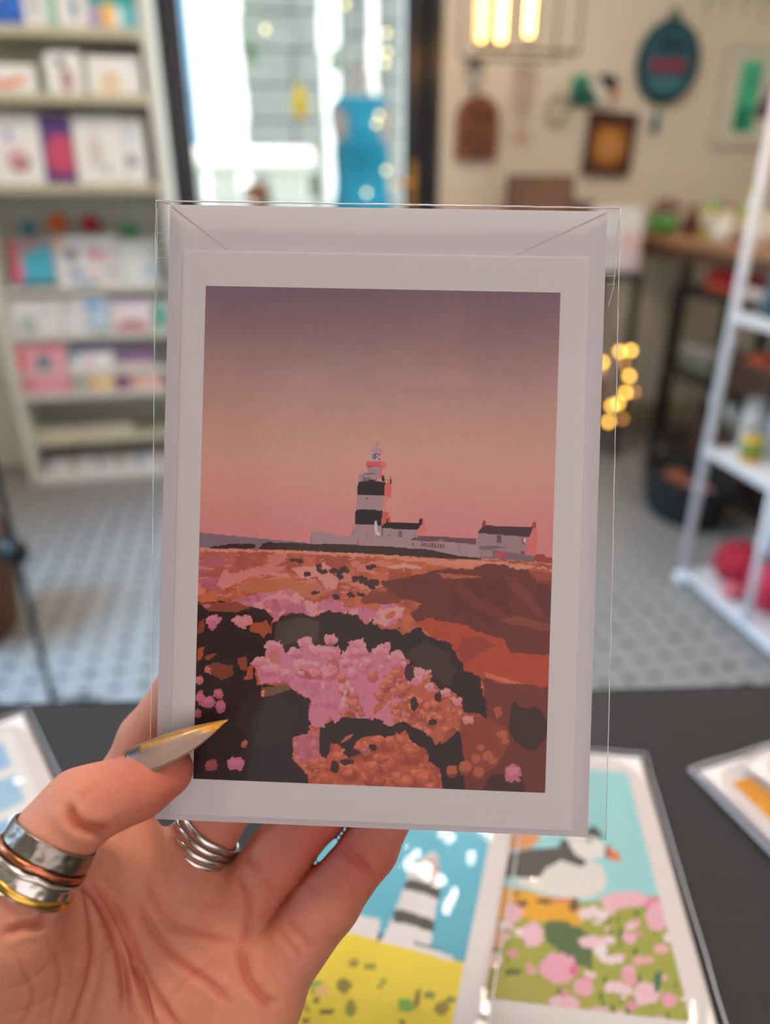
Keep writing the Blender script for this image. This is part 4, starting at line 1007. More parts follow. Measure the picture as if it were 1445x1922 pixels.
# ================================================================== BLACK TABLE AND THE CARDS ON IT
TZ = 0.75
tl = np.array([-0.177, 0.411]); tr = np.array([0.331, 0.332]); dx = (tr-tl)/np.linalg.norm(tr-tl); dn = np.array([dx[1], -dx[0]])  # dn points to the viewer
tc_ = tl+dx*0.27+dn*0.36
m_ = frame((tc_[0], tc_[1], 0), (dx[0], dx[1], 0), (-dn[0], -dn[1], 0), (0, 0, 1))
t = thing('black_table', 'table covered with a matt black cloth where the cards lie', 'table', matrix=m_)
cloth = mat('black_cloth', (46, 44, 44), 0.85, var=0.15, scale=60, bump=0.25, bscale=900)
MB().box(-0.85, 0.85, -0.36, 0.36, TZ-0.03, TZ).build('tabletop', cloth, t, bevel=0.006)
b = MB()
n_ = 90; per = []
for i in range(n_):
    s_ = i/n_*4; k = int(s_); f = s_-k
    c4 = [(-0.853,-0.363),(0.853,-0.363),(0.853,0.363),(-0.853,0.363)]
    per.append(np.array(c4[k])*(1-f)+np.array(c4[(k+1) % 4])*f)
vs = []; fs = []
for j, (z, amp) in enumerate(((TZ-0.004,0),(TZ-0.10,0.003),(TZ-0.28,0.008))):
    for i, q in enumerate(per):
        s2 = 1+amp*(0.5+0.5*math.sin(i*1.7))*1.2; vs.append((q[0]*s2, q[1]*(1+amp*2*(0.5+0.5*math.sin(i*1.7))), z))
for j in range(2):
    for i in range(n_): fs.append((j*n_+i, j*n_+(i+1) % n_, (j+1)*n_+(i+1) % n_, (j+1)*n_+i))
b.add(vs, fs).build('cloth_drop', cloth, t, True)
for x in (-0.80, 0.80):
    for y in (-0.31, 0.31): MB().box(x-0.02, x+0.02, y-0.02, y+0.02, 0, TZ-0.03).build('leg', steel, t)

paper = mat('white_card_paper', (236, 228, 228), 0.55, var=0.015, scale=40)
env_m = mat('white_envelope_paper', (226, 218, 220), 0.7, var=0.02, scale=60)
sleeve_m = film_mat('cellophane', ior=1.38, rough=0.05, gain=0.65, bump=0.25, bscale=45)
seam_m = mat('cellophane_seam', (235, 232, 236), 0.15, var=0.02, coat=0.5)
TAB_LIT = np.array([0.88, 0.84, 0.80])
def table_card(label, origin, ux, uy, w, h, pw, ph, art, z, group, res=150, tilt=(0.0, 0.0), noprint=False):
    """origin: centre of the card on the table; ux, uy: 2d unit vectors (right, up) of the card"""
    X3 = np.array([ux[0], ux[1], tilt[0]]); X3 /= np.linalg.norm(X3)
    Y3 = np.array([uy[0], uy[1], tilt[1]]); Y3 -= X3*(X3@Y3); Y3 /= np.linalg.norm(Y3); Z3 = np.cross(X3, Y3)
    m_ = frame((origin[0], origin[1], z), X3, Y3, Z3)
    t = thing('sleeved_card', label, 'card', matrix=m_, group=group)
    MB().box(-w/2+0.0005, w/2-0.0005, -h/2+0.0005, h/2-0.0005, 0.0, 0.0008).build('envelope', env_m, t)
    MB().box(-w/2+0.002, w/2-0.002, -h/2+0.002, h/2-0.002, 0.0009, 0.0017).build('card', paper, t)
    nx, ny = res, int(res*ph/pw)
    xs = np.linspace(-pw/2, pw/2, nx); ys = np.linspace(ph/2, -ph/2, ny)
    Pw = np.array([origin[0], origin[1], z])+xs[None, :, None]*X3+ys[:, None, None]*Y3
    PX, PY = project(Pw)
    A = art(PX, PY, np.meshgrid(np.linspace(0,1,nx), np.linspace(0,1,ny)))
    print_mesh('print', pw, ph, A.c, t, 0.0019, TAB_LIT)
    # wavy clear sleeve
    n, mm = 30, 40; vs = []; fs = []
    for j in range(mm+1):
        for i in range(n+1):
            x = (i/n-0.5)*(w+0.006); y = (j/mm-0.5)*(h+0.006)
            e = min(1, 6*min(i/n, 1-i/n))*min(1, 6*min(j/mm, 1-j/mm))
            vs.append((x, y, 0.0004+0.0019*min(1, e*2.5)+0.0005*e*(1+math.sin(x*150+y*60)*math.sin(y*110-x*40))))
    for j in range(mm):
        for i in range(n): q = j*(n+1)+i; fs.append((q, q+1, q+n+2, q+n+1))
    s_ = MB().add(vs, fs).build('sleeve', sleeve_m, t, True)
    W_, H_2 = (w+0.006)/2, (h+0.006)/2
    rr = random.Random(len(label)); pts = []
    for a, c in (((-W_,-H_2),(W_,-H_2)),((W_,-H_2),(W_,H_2)),((W_,H_2),(-W_,H_2)),((-W_,H_2),(-W_,-H_2))):
        for f in np.linspace(0, 1, 12)[:-1]: pts.append((a[0]+(c[0]-a[0])*f+rr.uniform(-1,1)*0.0003, a[1]+(c[1]-a[1])*f+rr.uniform(-1,1)*0.0003, 0.0006+rr.uniform(0,0.0006)))
    MB().tube(pts, 0.00035, 5, True).build('sleeve_seam', seam_m, s_, True)
    return t

def art_puffin(X, Y, uv):
    A = Art(X, Y, (152, 206, 206))
    k = 480/1445.0; Z = lambda pts: [(880+x*k, 1560+y*k) for x, y in pts]
    U = lambda cx, cy, rx, ry, col, **kw: A.ell(880+cx*k, 1560+cy*k, rx*k, ry*k, col, **kw)
    # land: olive green
    A.poly(Z([(-100,340),(230,330),(600,420),(1080,380),(1700,420),(1700,1500),(-200,1500)]), (158,158,62))
    A.poly(Z([(100,780),(420,860),(700,960),(760,1090),(1300,1200),(-200,1200),(-100,800)]), (168,158,70))
    # orange rock behind the bird
    A.poly(Z([(150,-40),(390,-60),(400,60),(340,110),(200,130)]), (222,150,96), warp=3, wsc=12)
    A.poly(Z([(60,350),(230,330),(420,380),(600,420),(640,545),(400,530),(230,500),(60,520)]), (228,164,44), warp=4, wsc=10)
    for cx, cy, rx, ry in ((290,425,40,20),(430,410,60,15),(590,430,30,45),(270,370,25,8)): U(cx, cy, rx, ry, (120,82,54), warp=3, wsc=6)
    U(520,405,70,16,(222,128,80), warp=3, wsc=8)
    # bird
    A.poly(Z([(60,190),(200,150),(330,115),(540,105),(660,170),(640,210),(520,190),(440,230),(390,290),(250,270),(60,300)]), (86,80,78), warp=1.5, wsc=12)
    A.poly(Z([(255,280),(390,285),(440,220),(520,178),(610,215),(680,185),(745,200),(780,290),(760,350),(680,395),(560,395),(400,360),(280,325)]), (222,214,204), warp=1.2, wsc=12)
    A.poly(Z([(545,40),(640,30),(700,40),(770,100),(760,160),(660,185),(590,140),(550,90)]), (224,218,210), warp=1, wsc=10)
    A.poly(Z([(520,60),(550,60),(600,150),(660,180),(650,215),(560,190),(500,110)]), (84,78,76))
    A.poly(Z([(640,35),(700,-20),(740,20),(760,60),(700,45)]), (70,66,66))
    A.poly(Z([(765,100),(790,90),(800,170),(765,165)]), (120,100,96)); A.poly(Z([(785,98),(850,150),(852,190),(790,172)]), (222,110,66))
    U(678,68,14,12,(60,60,60))
    # flowers and leaves
    A.poly(Z([(410,560),(450,515),(540,530),(640,570),(690,620),(690,790),(600,770),(520,700),(440,640)]), (86,104,62), warp=4, wsc=12)
    rr = random.Random(12)
    pinks = [(226,172,182),(232,190,198),(216,140,158),(238,206,208)]
    for i in range(330):
        x = rr.uniform(60,1500); y = rr.uniform(350,1230)
        top = 380-40*math.sin(x/260.0)
        if x > 620 and y < top: continue
        if x < 640 and y < 540: continue
        if 420 < x < 690 and 560 < y < 760: continue
        if x < 480 and y > 820: continue
        r = rr.uniform(14, 42); c = (70+rr.randrange(30),110+rr.randrange(30),50)
        if rr.random() < 0.42: U(x, y+20, r*0.35, r*0.9, (92,112,46), warp=3, wsc=6)
        elif y < 620 or rr.random() < 0.55: U(x, y, r, r*0.7, rr.choice(pinks), warp=4, wsc=8, seed=rr.randrange(40))
    for cx, cy, rx, ry, c in ((1010,420,80,26,(226,130,160)),(880,400,130,45,(230,176,186)),(500,790,100,90,(226,160,176)),(590,800,30,35,(212,110,146)),(250,480,50,60,(226,176,190)),(360,600,60,70,(228,180,192)),(560,1010,60,60,(230,176,188)),(640,900,60,50,(222,160,172)),(830,900,70,35,(236,196,200)),(900,850,40,40,(222,160,160)),(1000,930,80,60,(232,186,192)),(1130,970,45,40,(226,150,170)),(680,640,60,35,(230,190,196)),(740,690,40,40,(236,214,212)),(800,740,70,25,(236,204,204)),(900,620,40,30,(228,170,186)),(980,750,70,22,(226,160,166)),(1080,680,40,30,(228,170,170)),(1060,500,60,80,(228,170,186)),(660,480,45,35,(232,206,208)),(350,790,30,25,(214,150,150)),(160,620,40,50,(222,164,130)),(150,740,40,40,(226,186,180))):
        U(cx, cy, rx, ry, c, warp=5, wsc=9)
    U(1060,870,22,60,(66,110,74), warp=2); U(250,810,45,18,(98,100,52), warp=3)
    return A
def art_yellow(X, Y, uv):
    A = Art(X, Y, (96, 184, 204)); k = 440/1445.0
    sky = np.clip((Y-1500)/400, 0, 1)[..., None]; A.c = np.array([110,192,212])*(1-sky)+np.array([84,160,180])*sky
    Z = lambda pts: [(500+x*k, 1560+y*k) for x, y in pts]
    U = lambda cx, cy, rx, ry, col, **kw: A.ell(500+cx*k, 1560+cy*k, rx*k, ry*k, col, **kw)
    A.poly(Z([(-400,480),(440,620),(700,690),(920,745),(1150,810),(1500,900),(1500,1500),(-400,1500)]), (230,204,62))
    A.poly(Z([(-400,900),(300,1000),(1500,1200),(1500,1700),(-400,1700)]), (218,192,52), 0.5)
    wht = (222,214,210)
    A.poly(Z([(530,525),(700,560),(695,690),(490,640)]), wht); A.poly(Z([(690,640),(720,650),(700,700),(680,690)]), (70,76,70))
    A.poly(Z([(875,290),(1070,330),(1010,720),(715,680),(770,560)]), wht)
    A.poly(Z([(860,320),(900,312),(1078,355),(1064,440),(960,395),(848,375)]), (78,76,74))
    A.poly(Z([(795,500),(840,500),(1040,570),(1028,640),(900,600),(775,570)]), (78,76,74))
    A.poly(Z([(880,300),(870,250),(900,240),(930,270),(945,200),(1000,150),(1030,140),(1060,170),(1065,330)]), (216,206,204))
    A.poly(Z([(945,215),(1060,230),(1065,265),(940,250)]), (206,150,146)); A.poly(Z([(985,180),(1060,190),(1062,215),(975,205)]), (200,170,172))
    A.poly(Z([(715,670),(920,700),(1150,790),(1140,825),(920,750),(700,700)]), wht)
    A.poly(Z([(915,695),(1085,745),(1080,755),(912,712)]), (96,104,100))
    rr = random.Random(5)
    for i in range(150):
        x = rr.uniform(-200,1250); y = rr.uniform(790,1500)
        if y < 700+0.24*x+40: continue
        cl = fbm(np.array([[x]]), np.array([[y]]), 170, 4)[0, 0]
        if cl < 0.5: continue
        U(x, y, rr.uniform(10,26), rr.uniform(8,20), rr.choice([(120,108,40),(110,140,50),(96,84,40),(150,130,60),(226,186,90)]), warp=5, wsc=5, seed=rr.randrange(30))
    for cx, cy, rx, ry, c in ((540,830,35,22,(160,134,56)),(640,850,40,20,(150,140,56)),(310,970,50,28,(128,168,66)),(345,1000,55,40,(226,184,110)),(480,970,45,45,(140,124,50)),(720,940,20,25,(150,160,56)),(860,1090,50,40,(116,168,70)),(1080,1110,45,50,(150,126,46)),(1010,1030,35,25,(140,140,56)),(520,1110,35,50,(136,132,50)),(370,1130,50,18,(120,96,50)),(220,1090,40,25,(180,150,70)),(120,1030,20,25,(140,120,50)),(930,1050,18,60,(140,116,50))):
        U(cx, cy, rx, ry, c, warp=5, wsc=6)
    return A
def art_blue(X, Y, uv):
    A = Art(X, Y, (232, 230, 228))
    u, v = uv
    for i in range(3):
        for j in range(4):
            x0, y0 = 0.06+i*0.31, 0.06+j*0.235
            A.fill((u > x0)&(u < x0+0.25)&(v > y0)&(v < y0+0.175), (150,190,224) if (i+j) % 2 == 0 else (160,198,232))
    return A
def art_orange(X, Y, uv):
    A = Art(X, Y, (236, 170, 60)); u, v = uv
    A.fill(fbm(u*100, v*100, 22, 3) > 0.56, (226,150,44)); A.fill((v > 0.62), (120,130,80)); A.fill(((u-0.5)/0.25)**2+((v-0.5)/0.2)**2 < 1, (230,214,190))
    return A
def art_plain(X, Y, uv):
    A = Art(X, Y, (226,222,222)); u, v = uv
    A.fill(((u-0.5)/0.3)**2+((v-0.5)/0.22)**2 < 1, (190,206,214)); A.fill((v > 0.8)&(v < 0.84)&(u > 0.2)&(u < 0.8), (170,170,176))
    return A
def unit(v): v = np.asarray(v, float); return v/np.linalg.norm(v)
CW, CH, PW, PH = 0.114, 0.163, 0.092, 0.134
def perp_right(uy): return np.array([uy[1], -uy[0]])
GT = 'sleeved cards lying on the black table'
z_t = TZ+0.0006
# puffin card
TRc = onZ(1203, 1423, z_t)[:2]; E2 = onZ(1343, 1910, z_t)[:2]; uy = unit(TRc-E2); ux = perp_right(uy)
table_card('sleeved card with a puffin above pink flowers lying on the black table', TRc-ux*CW/2-uy*CH/2, ux, uy, CW, CH, PW, PH, art_puffin, z_t, GT, 170)
# yellow lighthouse card, its right edge lies over the puffin card
z2 = z_t+0.0045
A_ = onZ(964, 1563, z2)[:2]; B_ = onZ(905, 1910, z2)[:2]; uy = unit(A_-B_); ux = perp_right(uy)
BR = B_-uy*0.043
table_card('sleeved card with a striped lighthouse above a yellow field lying on the black table', BR-ux*CW/2+uy*CH/2, ux, uy, CW, CH, PW, PH, art_yellow, z_t+0.0020, GT, 170, tilt=(0.030, 0.0))
# blue squares card at the left
TRc = onZ(45, 1340, z_t)[:2]; E2 = onZ(100, 1460, z_t)[:2]; uy = unit(TRc-E2); ux = perp_right(uy)
table_card('sleeved white card with light blue squares at the left end of the table', TRc-ux*CW/2-uy*CH/2, ux, uy, CW, CH, PW*1.02, PH*1.02, art_blue, z_t, GT, 90)
# orange card at the right, with a paler card half on top of it
C0 = onZ(1305, 1458, z_t)[:2]; C1 = onZ(1445, 1600, z_t)[:2]; ud = unit(C1-C0); ux = np.array([-ud[1], ud[0]])
if ux[0] < 0: ux = -ux
uy = -ud
table_card('sleeved card with an orange picture at the right end of the table', C0+ux*CW/2-uy*CH/2, ux, uy, CW, CH, PW, PH, art_orange, z_t+0.004, GT, 90)
for q in range(1):
    table_card('blank-bordered sleeved card lying beneath the orange picture card', C0+ux*(CW/2+0.002)-uy*(CH/2-0.002), ux, uy, CW, CH, PW, PH, art_plain, z_t, GT, 60)
a_ = 0.16; ux2 = np.array([ux[0]*math.cos(a_)-ux[1]*math.sin(a_), ux[0]*math.sin(a_)+ux[1]*math.cos(a_)]); uy2 = np.array([-ux2[1], ux2[0]])
C2 = onZ(1392, 1440, z_t+0.008)[:2]
table_card('pale sleeved card lying across the orange picture card', C2+ux2*CW/2-uy2*CH/2, ux2, uy2, CW, CH, PW*0.9, PH*0.9, art_plain, z_t+0.0080, GT, 60)

# ================================================================== THE HELD CARD
def rodr(r):
    r = np.asarray(r, float); a = np.linalg.norm(r); k = r/a; K = np.array([[0,-k[2],k[1]],[k[2],0,-k[0]],[-k[1],k[0],0]])
    return np.eye(3)+math.sin(a)*K+(1-math.cos(a))*K@K
Rc = rodr((0.010, 0.030, 0.0285)); Tc = np.array([-0.00185, 0.00195, 0.1862])
def cam2w(v): v = np.asarray(v, float); return CAM+v[..., 0:1]*RT-v[..., 1:2]*UP+v[..., 2:3]*FW
def dir2w(v): return RT*v[0]-UP*v[1]+FW*v[2]
m_ = frame(cam2w(Tc)[...], dir2w(Rc[:, 0]), dir2w(-Rc[:, 1]), dir2w(-Rc[:, 2]))
held = thing('held_card', 'sleeved card with a pink sunset lighthouse print held up in the hand', 'card', matrix=m_)
EW, EH = 0.114, 0.1625
e = MB().box(-EW/2, EW/2, -EH/2, EH/2, -0.0009, 0.0).build('envelope', env_m, held)
# flap of the envelope: slightly raised sheet with slanting side edges
fl = [(-EW/2+0.0004, EH/2-0.0003), (-EW/2+0.020, EH/2-0.0150), (-EW/2+0.026, EH/2-0.024), (EW/2-0.034, EH/2-0.024), (EW/2-0.027, EH/2-0.0135), (EW/2-0.0004, EH/2-0.0003)]
MB().prism(fl, 0.00005, 0.00018, 'xy').build('flap', env_m, e)
cw, ch, co = 0.1055, 0.1485, (-0.0001, -0.0051)
MB().box(co[0]-cw/2, co[0]+cw/2, co[1]-ch/2, co[1]+ch/2, 0.0006, 0.0012).build('card', paper, held, bevel=0.0001)
MB().box(co[0]-cw/2+0.0006, co[0]+cw/2-0.0002, co[1]-ch/2+0.0004, co[1]+ch/2-0.0006, 0.0013, 0.0017).build('card_front', paper, held, bevel=0.0001)

def art_main(X, Y):
    A = Art(X, Y); n1 = fbm(X, Y, 120, 3); n2 = fbm(X, Y, 26, 8); n3 = fbm(X, Y, 9, 15)
    Yw_ = Y+(n1-0.5)*60
    A.grad([(532,(112,86,100)),(575,(122,92,104)),(640,(138,104,110)),(720,(158,118,117)),(790,(174,128,119)),(850,(186,133,122)),(910,(194,128,121)),(960,(198,120,119)),(1010,(200,112,115)),(1500,(200,112,115))])
    ya = np.array([532,575,640,720,790,850,910,960,1010]); 
    cols = np.array([(112,86,100),(122,92,104),(138,104,110),(158,118,117),(174,128,119),(186,133,122),(194,128,121),(198,120,119),(200,112,115)], float)
    A.c = np.stack([np.interp(Yw_, ya, cols[:, k]) for k in range(3)], -1)+((n3-0.5)*4)[..., None]
    A.fill(((X-840)/90)**2+((Y-735)/14)**2 < 1, (150,108,106), 0.25)
    # sea, hedge
    A.poly([(370,999),(490,1011),(590,1020),(590,1040),(370,1040)], (118,92,106))
    W1 = (150,117,124); W2 = (142,109,117); DK = (30,20,22)
    # heath base
    heath = A.mask([(340,1026),(400,1029),(480,1029),(560,1031),(640,1034),(720,1038),(800,1044),(860,1047),(905,1049),(960,1052),(1060,1062),(1060,1520),(340,1520)], 2.0, 14)
    t1 = np.clip((n2-0.36)/0.3, 0, 1)[..., None]; t2 = np.clip((n1-0.35)/0.3, 0, 1)[..., None]
    base = (np.array([178,88,62])*t1+np.array([148,66,48])*(1-t1))
    left = np.clip((560-X)/160, 0, 1)[..., None]*np.clip((1110-Y)/60, 0, 1)[..., None]
    base = base*(1-left*0.7)+np.array([160,80,84])*left*0.7
    low = np.clip((Y-1290)/120, 0, 1)[..., None]*np.clip((X-820)/60, 0, 1)[..., None]
    base = base*(1-low)+np.array([98,44,36])*low
    w = heath[..., None]; A.c = A.c*(1-w)+base*w
    A.fill(heath & (fbm(X*0.5, Y*1.6, 16, 31) > 0.60) & (Y < 1130) & (X < 760), (190,108,104), 0.8)
    A.fill(heath & (fbm(X*0.5, Y*1.8, 22, 77) > 0.62) & (Y < 1110) & (X < 620), (160,80,100), 0.8)
    A.poly([(372,1029),(480,1032),(560,1033),(640,1037),(720,1041),(800,1047),(880,1051),(960,1056),(1040,1068),(1040,1076),(960,1068),(880,1062),(800,1055),(720,1047),(640,1043),(560,1038),(480,1037),(372,1034)], (206,122,100), 0.9, warp=5, wsc=8)
    A.poly([(722,1062),(760,1058),(790,1064),(792,1068),(760,1066),(730,1066)], (214,130,118), warp=3, wsc=6)
    A.poly([(795,1052),(830,1054),(900,1060),(895,1070),(860,1066),(800,1060)], (204,116,100), 0.8, warp=4, wsc=6)
    # dark brown field on the right
    A.poly([(715,1092),(760,1082),(795,1077),(839,1066),(880,1068),(909,1058),(950,1062),(980,1070),(1050,1080),(1050,1250),(960,1226),(900,1190),(870,1172),(782,1168),(770,1150),(790,1132),(760,1125),(728,1110)], (98,44,38), warp=5, wsc=14)
    A.poly([(884,1142),(862,1112),(845,1095),(860,1092),(905,1125),(960,1155),(1040,1170),(1040,1186),(960,1172)], (124,60,46), 0.85, warp=6, wsc=20)
    A.poly([(946,1078),(975,1090),(1000,1120),(1020,1150),(1010,1160),(985,1130),(960,1105)], (114,54,46), 0.8, warp=5, wsc=14)
    A.poly([(985,1066),(1050,1072),(1050,1110),(1010,1092)], (150,66,50), 0.8, warp=6, wsc=12)
    A.poly([(820,1076),(860,1078),(905,1082),(870,1086),(830,1084)], (170,88,68), 0.8, warp=3, wsc=8)
    A.fill(heath & (X > 790) & (Y > 1090) & (Y < 1170) & (fbm(X, Y, 60, 91) > 0.55), (86,36,34), 0.5)
    # orange field
    A.poly([(782,1168),(800,1160),(840,1166),(869,1171),(898,1187),(945,1200),(959,1226),(1050,1231),(1050,1300),(998,1287),(960,1276),(909,1260),(898,1271),(867,1258),(853,1229),(827,1200),(801,1189)], (160,62,40), warp=5, wsc=9)
    A.poly([(866,1196),(900,1196),(935,1212),(905,1222),(880,1240),(868,1250),(860,1220)], (134,52,40), 0.8, warp=5, wsc=9)
    A.poly([(909,1261),(940,1270),(970,1280),(998,1288),(994,1291),(960,1285),(930,1276),(912,1272)], (190,92,70), 0.9, warp=2, wsc=6)
    A.poly([(905,1275),(960,1282),(1050,1292),(1050,1500),(900,1500),(910,1360)], (100,46,38), 0.9, warp=6, wsc=16)
    # pink drifts
    P1 = (178,98,118); P2 = (208,124,130); P3 = (164,84,106); OR = (176,86,60)
    A.poly([(404,1099),(420,1072),(440,1075),(477,1066),(514,1071),(546,1080),(548,1086),(522,1084),(500,1078),(470,1080),(450,1094),(420,1106)], (192,108,106), warp=5, wsc=8)
    A.poly([(547,1067),(577,1064),(609,1056),(622,1066),(634,1092),(632,1106),(612,1102),(594,1082),(569,1088)], (204,118,112), warp=5, wsc=8)
    A.poly([(440,1096),(520,1084),(560,1092),(600,1096),(610,1120),(570,1122),(545,1106),(514,1110),(470,1116)], (172,92,66), 0.9, warp=5, wsc=9)
    drift = [(432,1128),(480,1116),(514,1110),(544,1105),(567,1121),(592,1132),(619,1120),(646,1130),(644,1140),(684,1139),(709,1149),(716,1136),(730,1131),(760,1139),(756,1160),(730,1178),(710,1171),(690,1166),(681,1173),(659,1152),(630,1150),(609,1152),(584,1157),(549,1152),(530,1152),(522,1164),(514,1167),(507,1152),(485,1142),(460,1136)]
    dm = A.mask(drift, 4, 7, 3); A.fill(dm, P1)
    A.fill(dm & (fbm(X, Y, 15, 41) > 0.55), P2, 0.9); A.fill(dm & (fbm(X, Y, 18, 42) > 0.62), P3, 0.9)
    A.poly([(712,1150),(722,1142),(745,1139),(758,1140),(752,1158),(735,1164),(722,1176),(712,1168)], (214,126,124), warp=3, wsc=6)
    A.poly([(722,1156),(738,1145),(744,1150),(738,1160),(728,1162)], (176,86,62), warp=2, wsc=5)
    # dark dabs
    DB = (62,38,36)
    for i, (x0, x1, y0, y1) in enumerate(((535,569,1048,1055),(592,661,1063,1077),(634,709,1081,1096),(686,709,1059,1072),(574,582,1075,1088),(614,637,1109,1123),(650,662,1112,1120),(672,684,1114,1124),(694,718,1096,1106),(588,600,1108,1116))):
        rr = random.Random(i)
        for q in range(max(2, int((x1-x0)/7))):
            f = rr.random(); A.ell(x0+(x1-x0)*f, y0+(y1-y0)*(0.35*f+0.65*rr.random()), 6, (y1-y0)*0.28+1, DB, warp=3, wsc=4, seed=i+q)
    A.poly([(672,1128),(700,1106),(730,1108),(760,1124),(740,1134),(712,1134),(690,1136)], (110,50,42), 0.85, warp=5, wsc=8)
    # big dark shrubs
    D1 = (46,28,28)
    A.poly([(360,1132),(420,1130),(455,1140),(499,1143),(512,1160),(505,1212),(499,1234),(478,1250),(482,1284),(514,1288),(547,1291),(567,1306),(583,1317),(583,1372),(556,1384),(549,1399),(552,1430),(579,1456),(585,1500),(340,1500),(340,1132)], (42,26,28), warp=6, wsc=9, seed=5)
    A.poly([(499,1212),(508,1184),(512,1172),(529,1155),(564,1150),(589,1157),(614,1146),(639,1150),(664,1152),(684,1171),(696,1162),(714,1182),(746,1178),(756,1193),(785,1178),(804,1195),(838,1202),(853,1223),(869,1245),(870,1258),(898,1267),(906,1300),(915,1326),(912,1360),(898,1337),(875,1337),(830,1300),(790,1262),(740,1240),(690,1240),(600,1230),(534,1232)], D1, warp=6, wsc=8, seed=6)
    A.poly([(512,1200),(520,1168),(560,1158),(600,1166),(596,1205),(560,1204),(530,1214)], (74,54,52), 0.8, warp=3, wsc=12)
    A.poly([(760,1232),(800,1200),(840,1225),(858,1258),(840,1290),(815,1265),(790,1248)], (66,48,42), 0.8, warp=6, wsc=14)
    A.poly([(440,1134),(470,1138),(505,1150),(510,1165),(490,1160),(465,1150)], (52,34,32), 0.9, warp=3, wsc=7)
    A.poly([(600,1362),(640,1348),(700,1346),(760,1354),(800,1376),(830,1396),(862,1372),(872,1420),(872,1500),(600,1500)], (46,28,30), warp=4, wsc=9)
    A.poly([(470,1300),(520,1300),(560,1330),(540,1390),(480,1400),(440,1360)], (52,36,38), 0.6, warp=8, wsc=20)
    # lower left leaves and flowers
    for pts, c in (([(470,1172),(500,1164),(512,1180),(495,1196),(488,1190),(470,1186)],(150,66,44)),([(385,1250),(410,1242),(438,1250),(440,1266),(415,1276),(398,1266)],(112,54,40)),([(444,1236),(462,1232),(466,1256),(452,1258)],(126,60,42)),([(466,1252),(476,1242),(474,1274),(458,1276)],(150,70,46)),([(372,1218),(384,1214),(378,1238),(370,1240)],(150,66,42)),([(384,1234),(404,1226),(408,1228),(392,1240)],(136,60,42)),([(372,1130),(440,1130),(470,1140),(440,1150),(390,1146)],(128,60,46)),([(372,1168),(384,1160),(384,1184),(370,1190)],(120,50,40)),([(490,1290),(540,1284),(546,1294),(510,1304),(494,1308)],(104,66,50))):
        A.poly(pts, c, warp=3, wsc=7)
    def flower(cx, cy, rx, ry, c, c2, s):
        A.ell(cx, cy, rx, ry, c, warp=5.5, wsc=8, seed=s); A.ell(cx-rx*0.15, cy-ry*0.3, rx*0.7, ry*0.5, c2, 0.8, warp=4.5, wsc=7, seed=s+3)
    for i, (x, y, rx, ry, c) in enumerate(((400,1164,14,10,P1),(398,1176,8,9,P3),(456,1166,20,11,(196,108,116)),(388,1138,6,4,P3),(376,1310,10,12,(160,78,94)),(392,1318,14,10,P3),(410,1302,9,9,(164,80,92)),(415,1326,10,12,P3),(372,1340,8,8,(146,70,84)),(390,1258,7,6,(170,84,84)),(376,1276,7,8,(176,88,88)),(443,1434,18,12,(168,90,118)),(396,1437,11,10,(132,62,62)),(460,1396,7,6,(150,76,58)),(494,1302,4,6,(190,100,80)))):
        flower(x, y, rx, ry, c, tuple(min(255, int(v*1.12)) for v in c), i)
    # main flower mass
    mass = [(470,1247),(480,1232),(499,1237),(499,1217),(512,1206),(529,1210),(534,1225),(552,1216),(559,1222),(566,1214),(558,1203),(572,1198),(589,1210),(609,1212),(636,1214),(640,1226),(656,1210),(669,1200),(686,1205),(686,1218),(693,1226),(709,1216),(719,1208),(733,1216),(730,1234),(743,1225),(761,1234),(773,1250),(780,1255),(796,1254),(811,1268),(806,1284),(822,1295),(817,1308),(830,1297),(840,1293),(864,1310),(868,1334),(861,1373),(848,1363),(827,1392),(819,1397),(796,1373),(772,1363),(759,1352),(735,1363),(719,1360),(714,1350),(693,1350),(686,1347),(671,1349),(661,1334),(649,1337),(631,1359),(617,1344),(609,1367),(589,1364),(579,1349),(584,1314),(567,1304),(547,1292),(539,1279),(512,1282),(489,1284),(482,1259)]
    mm = A.mask(mass, 4, 7, 9); A.fill(mm, (184,104,126))
    orz = mm & (fbm(X, Y, 34, 21)+(X-700)/420+(Y-1300)/700 > 0.66); A.fill(orz, (168,80,58), 0.95)
    A.fill(mm & (((X-590)/34)**2+((Y-1262)/14)**2 < 1), (148,66,58), 0.9)
    A.fill(mm & (((X-515)/12)**2+((Y-1240)/20)**2 < 1), (176,98,92), 0.9)
    A.fill(mm & (((X-625)/12)**2+((Y-1255)/22)**2 < 1), (160,80,62), 0.8)
    rr = random.Random(21); keep = A.c.copy()
    for i in range(230):
        x = rr.uniform(468,868); y = rr.uniform(1198,1390)
        ix = np.argmin((X[0]-x)**2) if False else None
        r = rr.uniform(5, 12)
        top = y < 1265+max(0, (x-700)*0.35)
        org = (x > 735 and y > 1270) or (x > 640 and y > 1262 and rr.random() < 0.45)
        if org: c, c2, cs = (172,84,64), (206,116,98), (138,60,46)
        elif top: c, c2, cs = (198,112,130), (226,142,146), (168,84,108)
        else: c, c2, cs = (180,98,126), (194,112,134), (166,86,112)
        if not top and not org and rr.random() < 0.75: continue
        A.ell(x+2, y+r*0.6, r*1.05, r*0.8, cs, 0.6, warp=6, wsc=8, seed=i % 40)
        A.ell(x, y, r, r*0.8, c, 0.8, warp=6, wsc=8, seed=i % 37)
        A.ell(x-1, y-r*0.25, r*0.7, r*0.45, c2, 0.6, warp=5, wsc=6, seed=i % 31)
    sel = (mm | False)[..., None]; A.c = np.where(sel, A.c, keep)
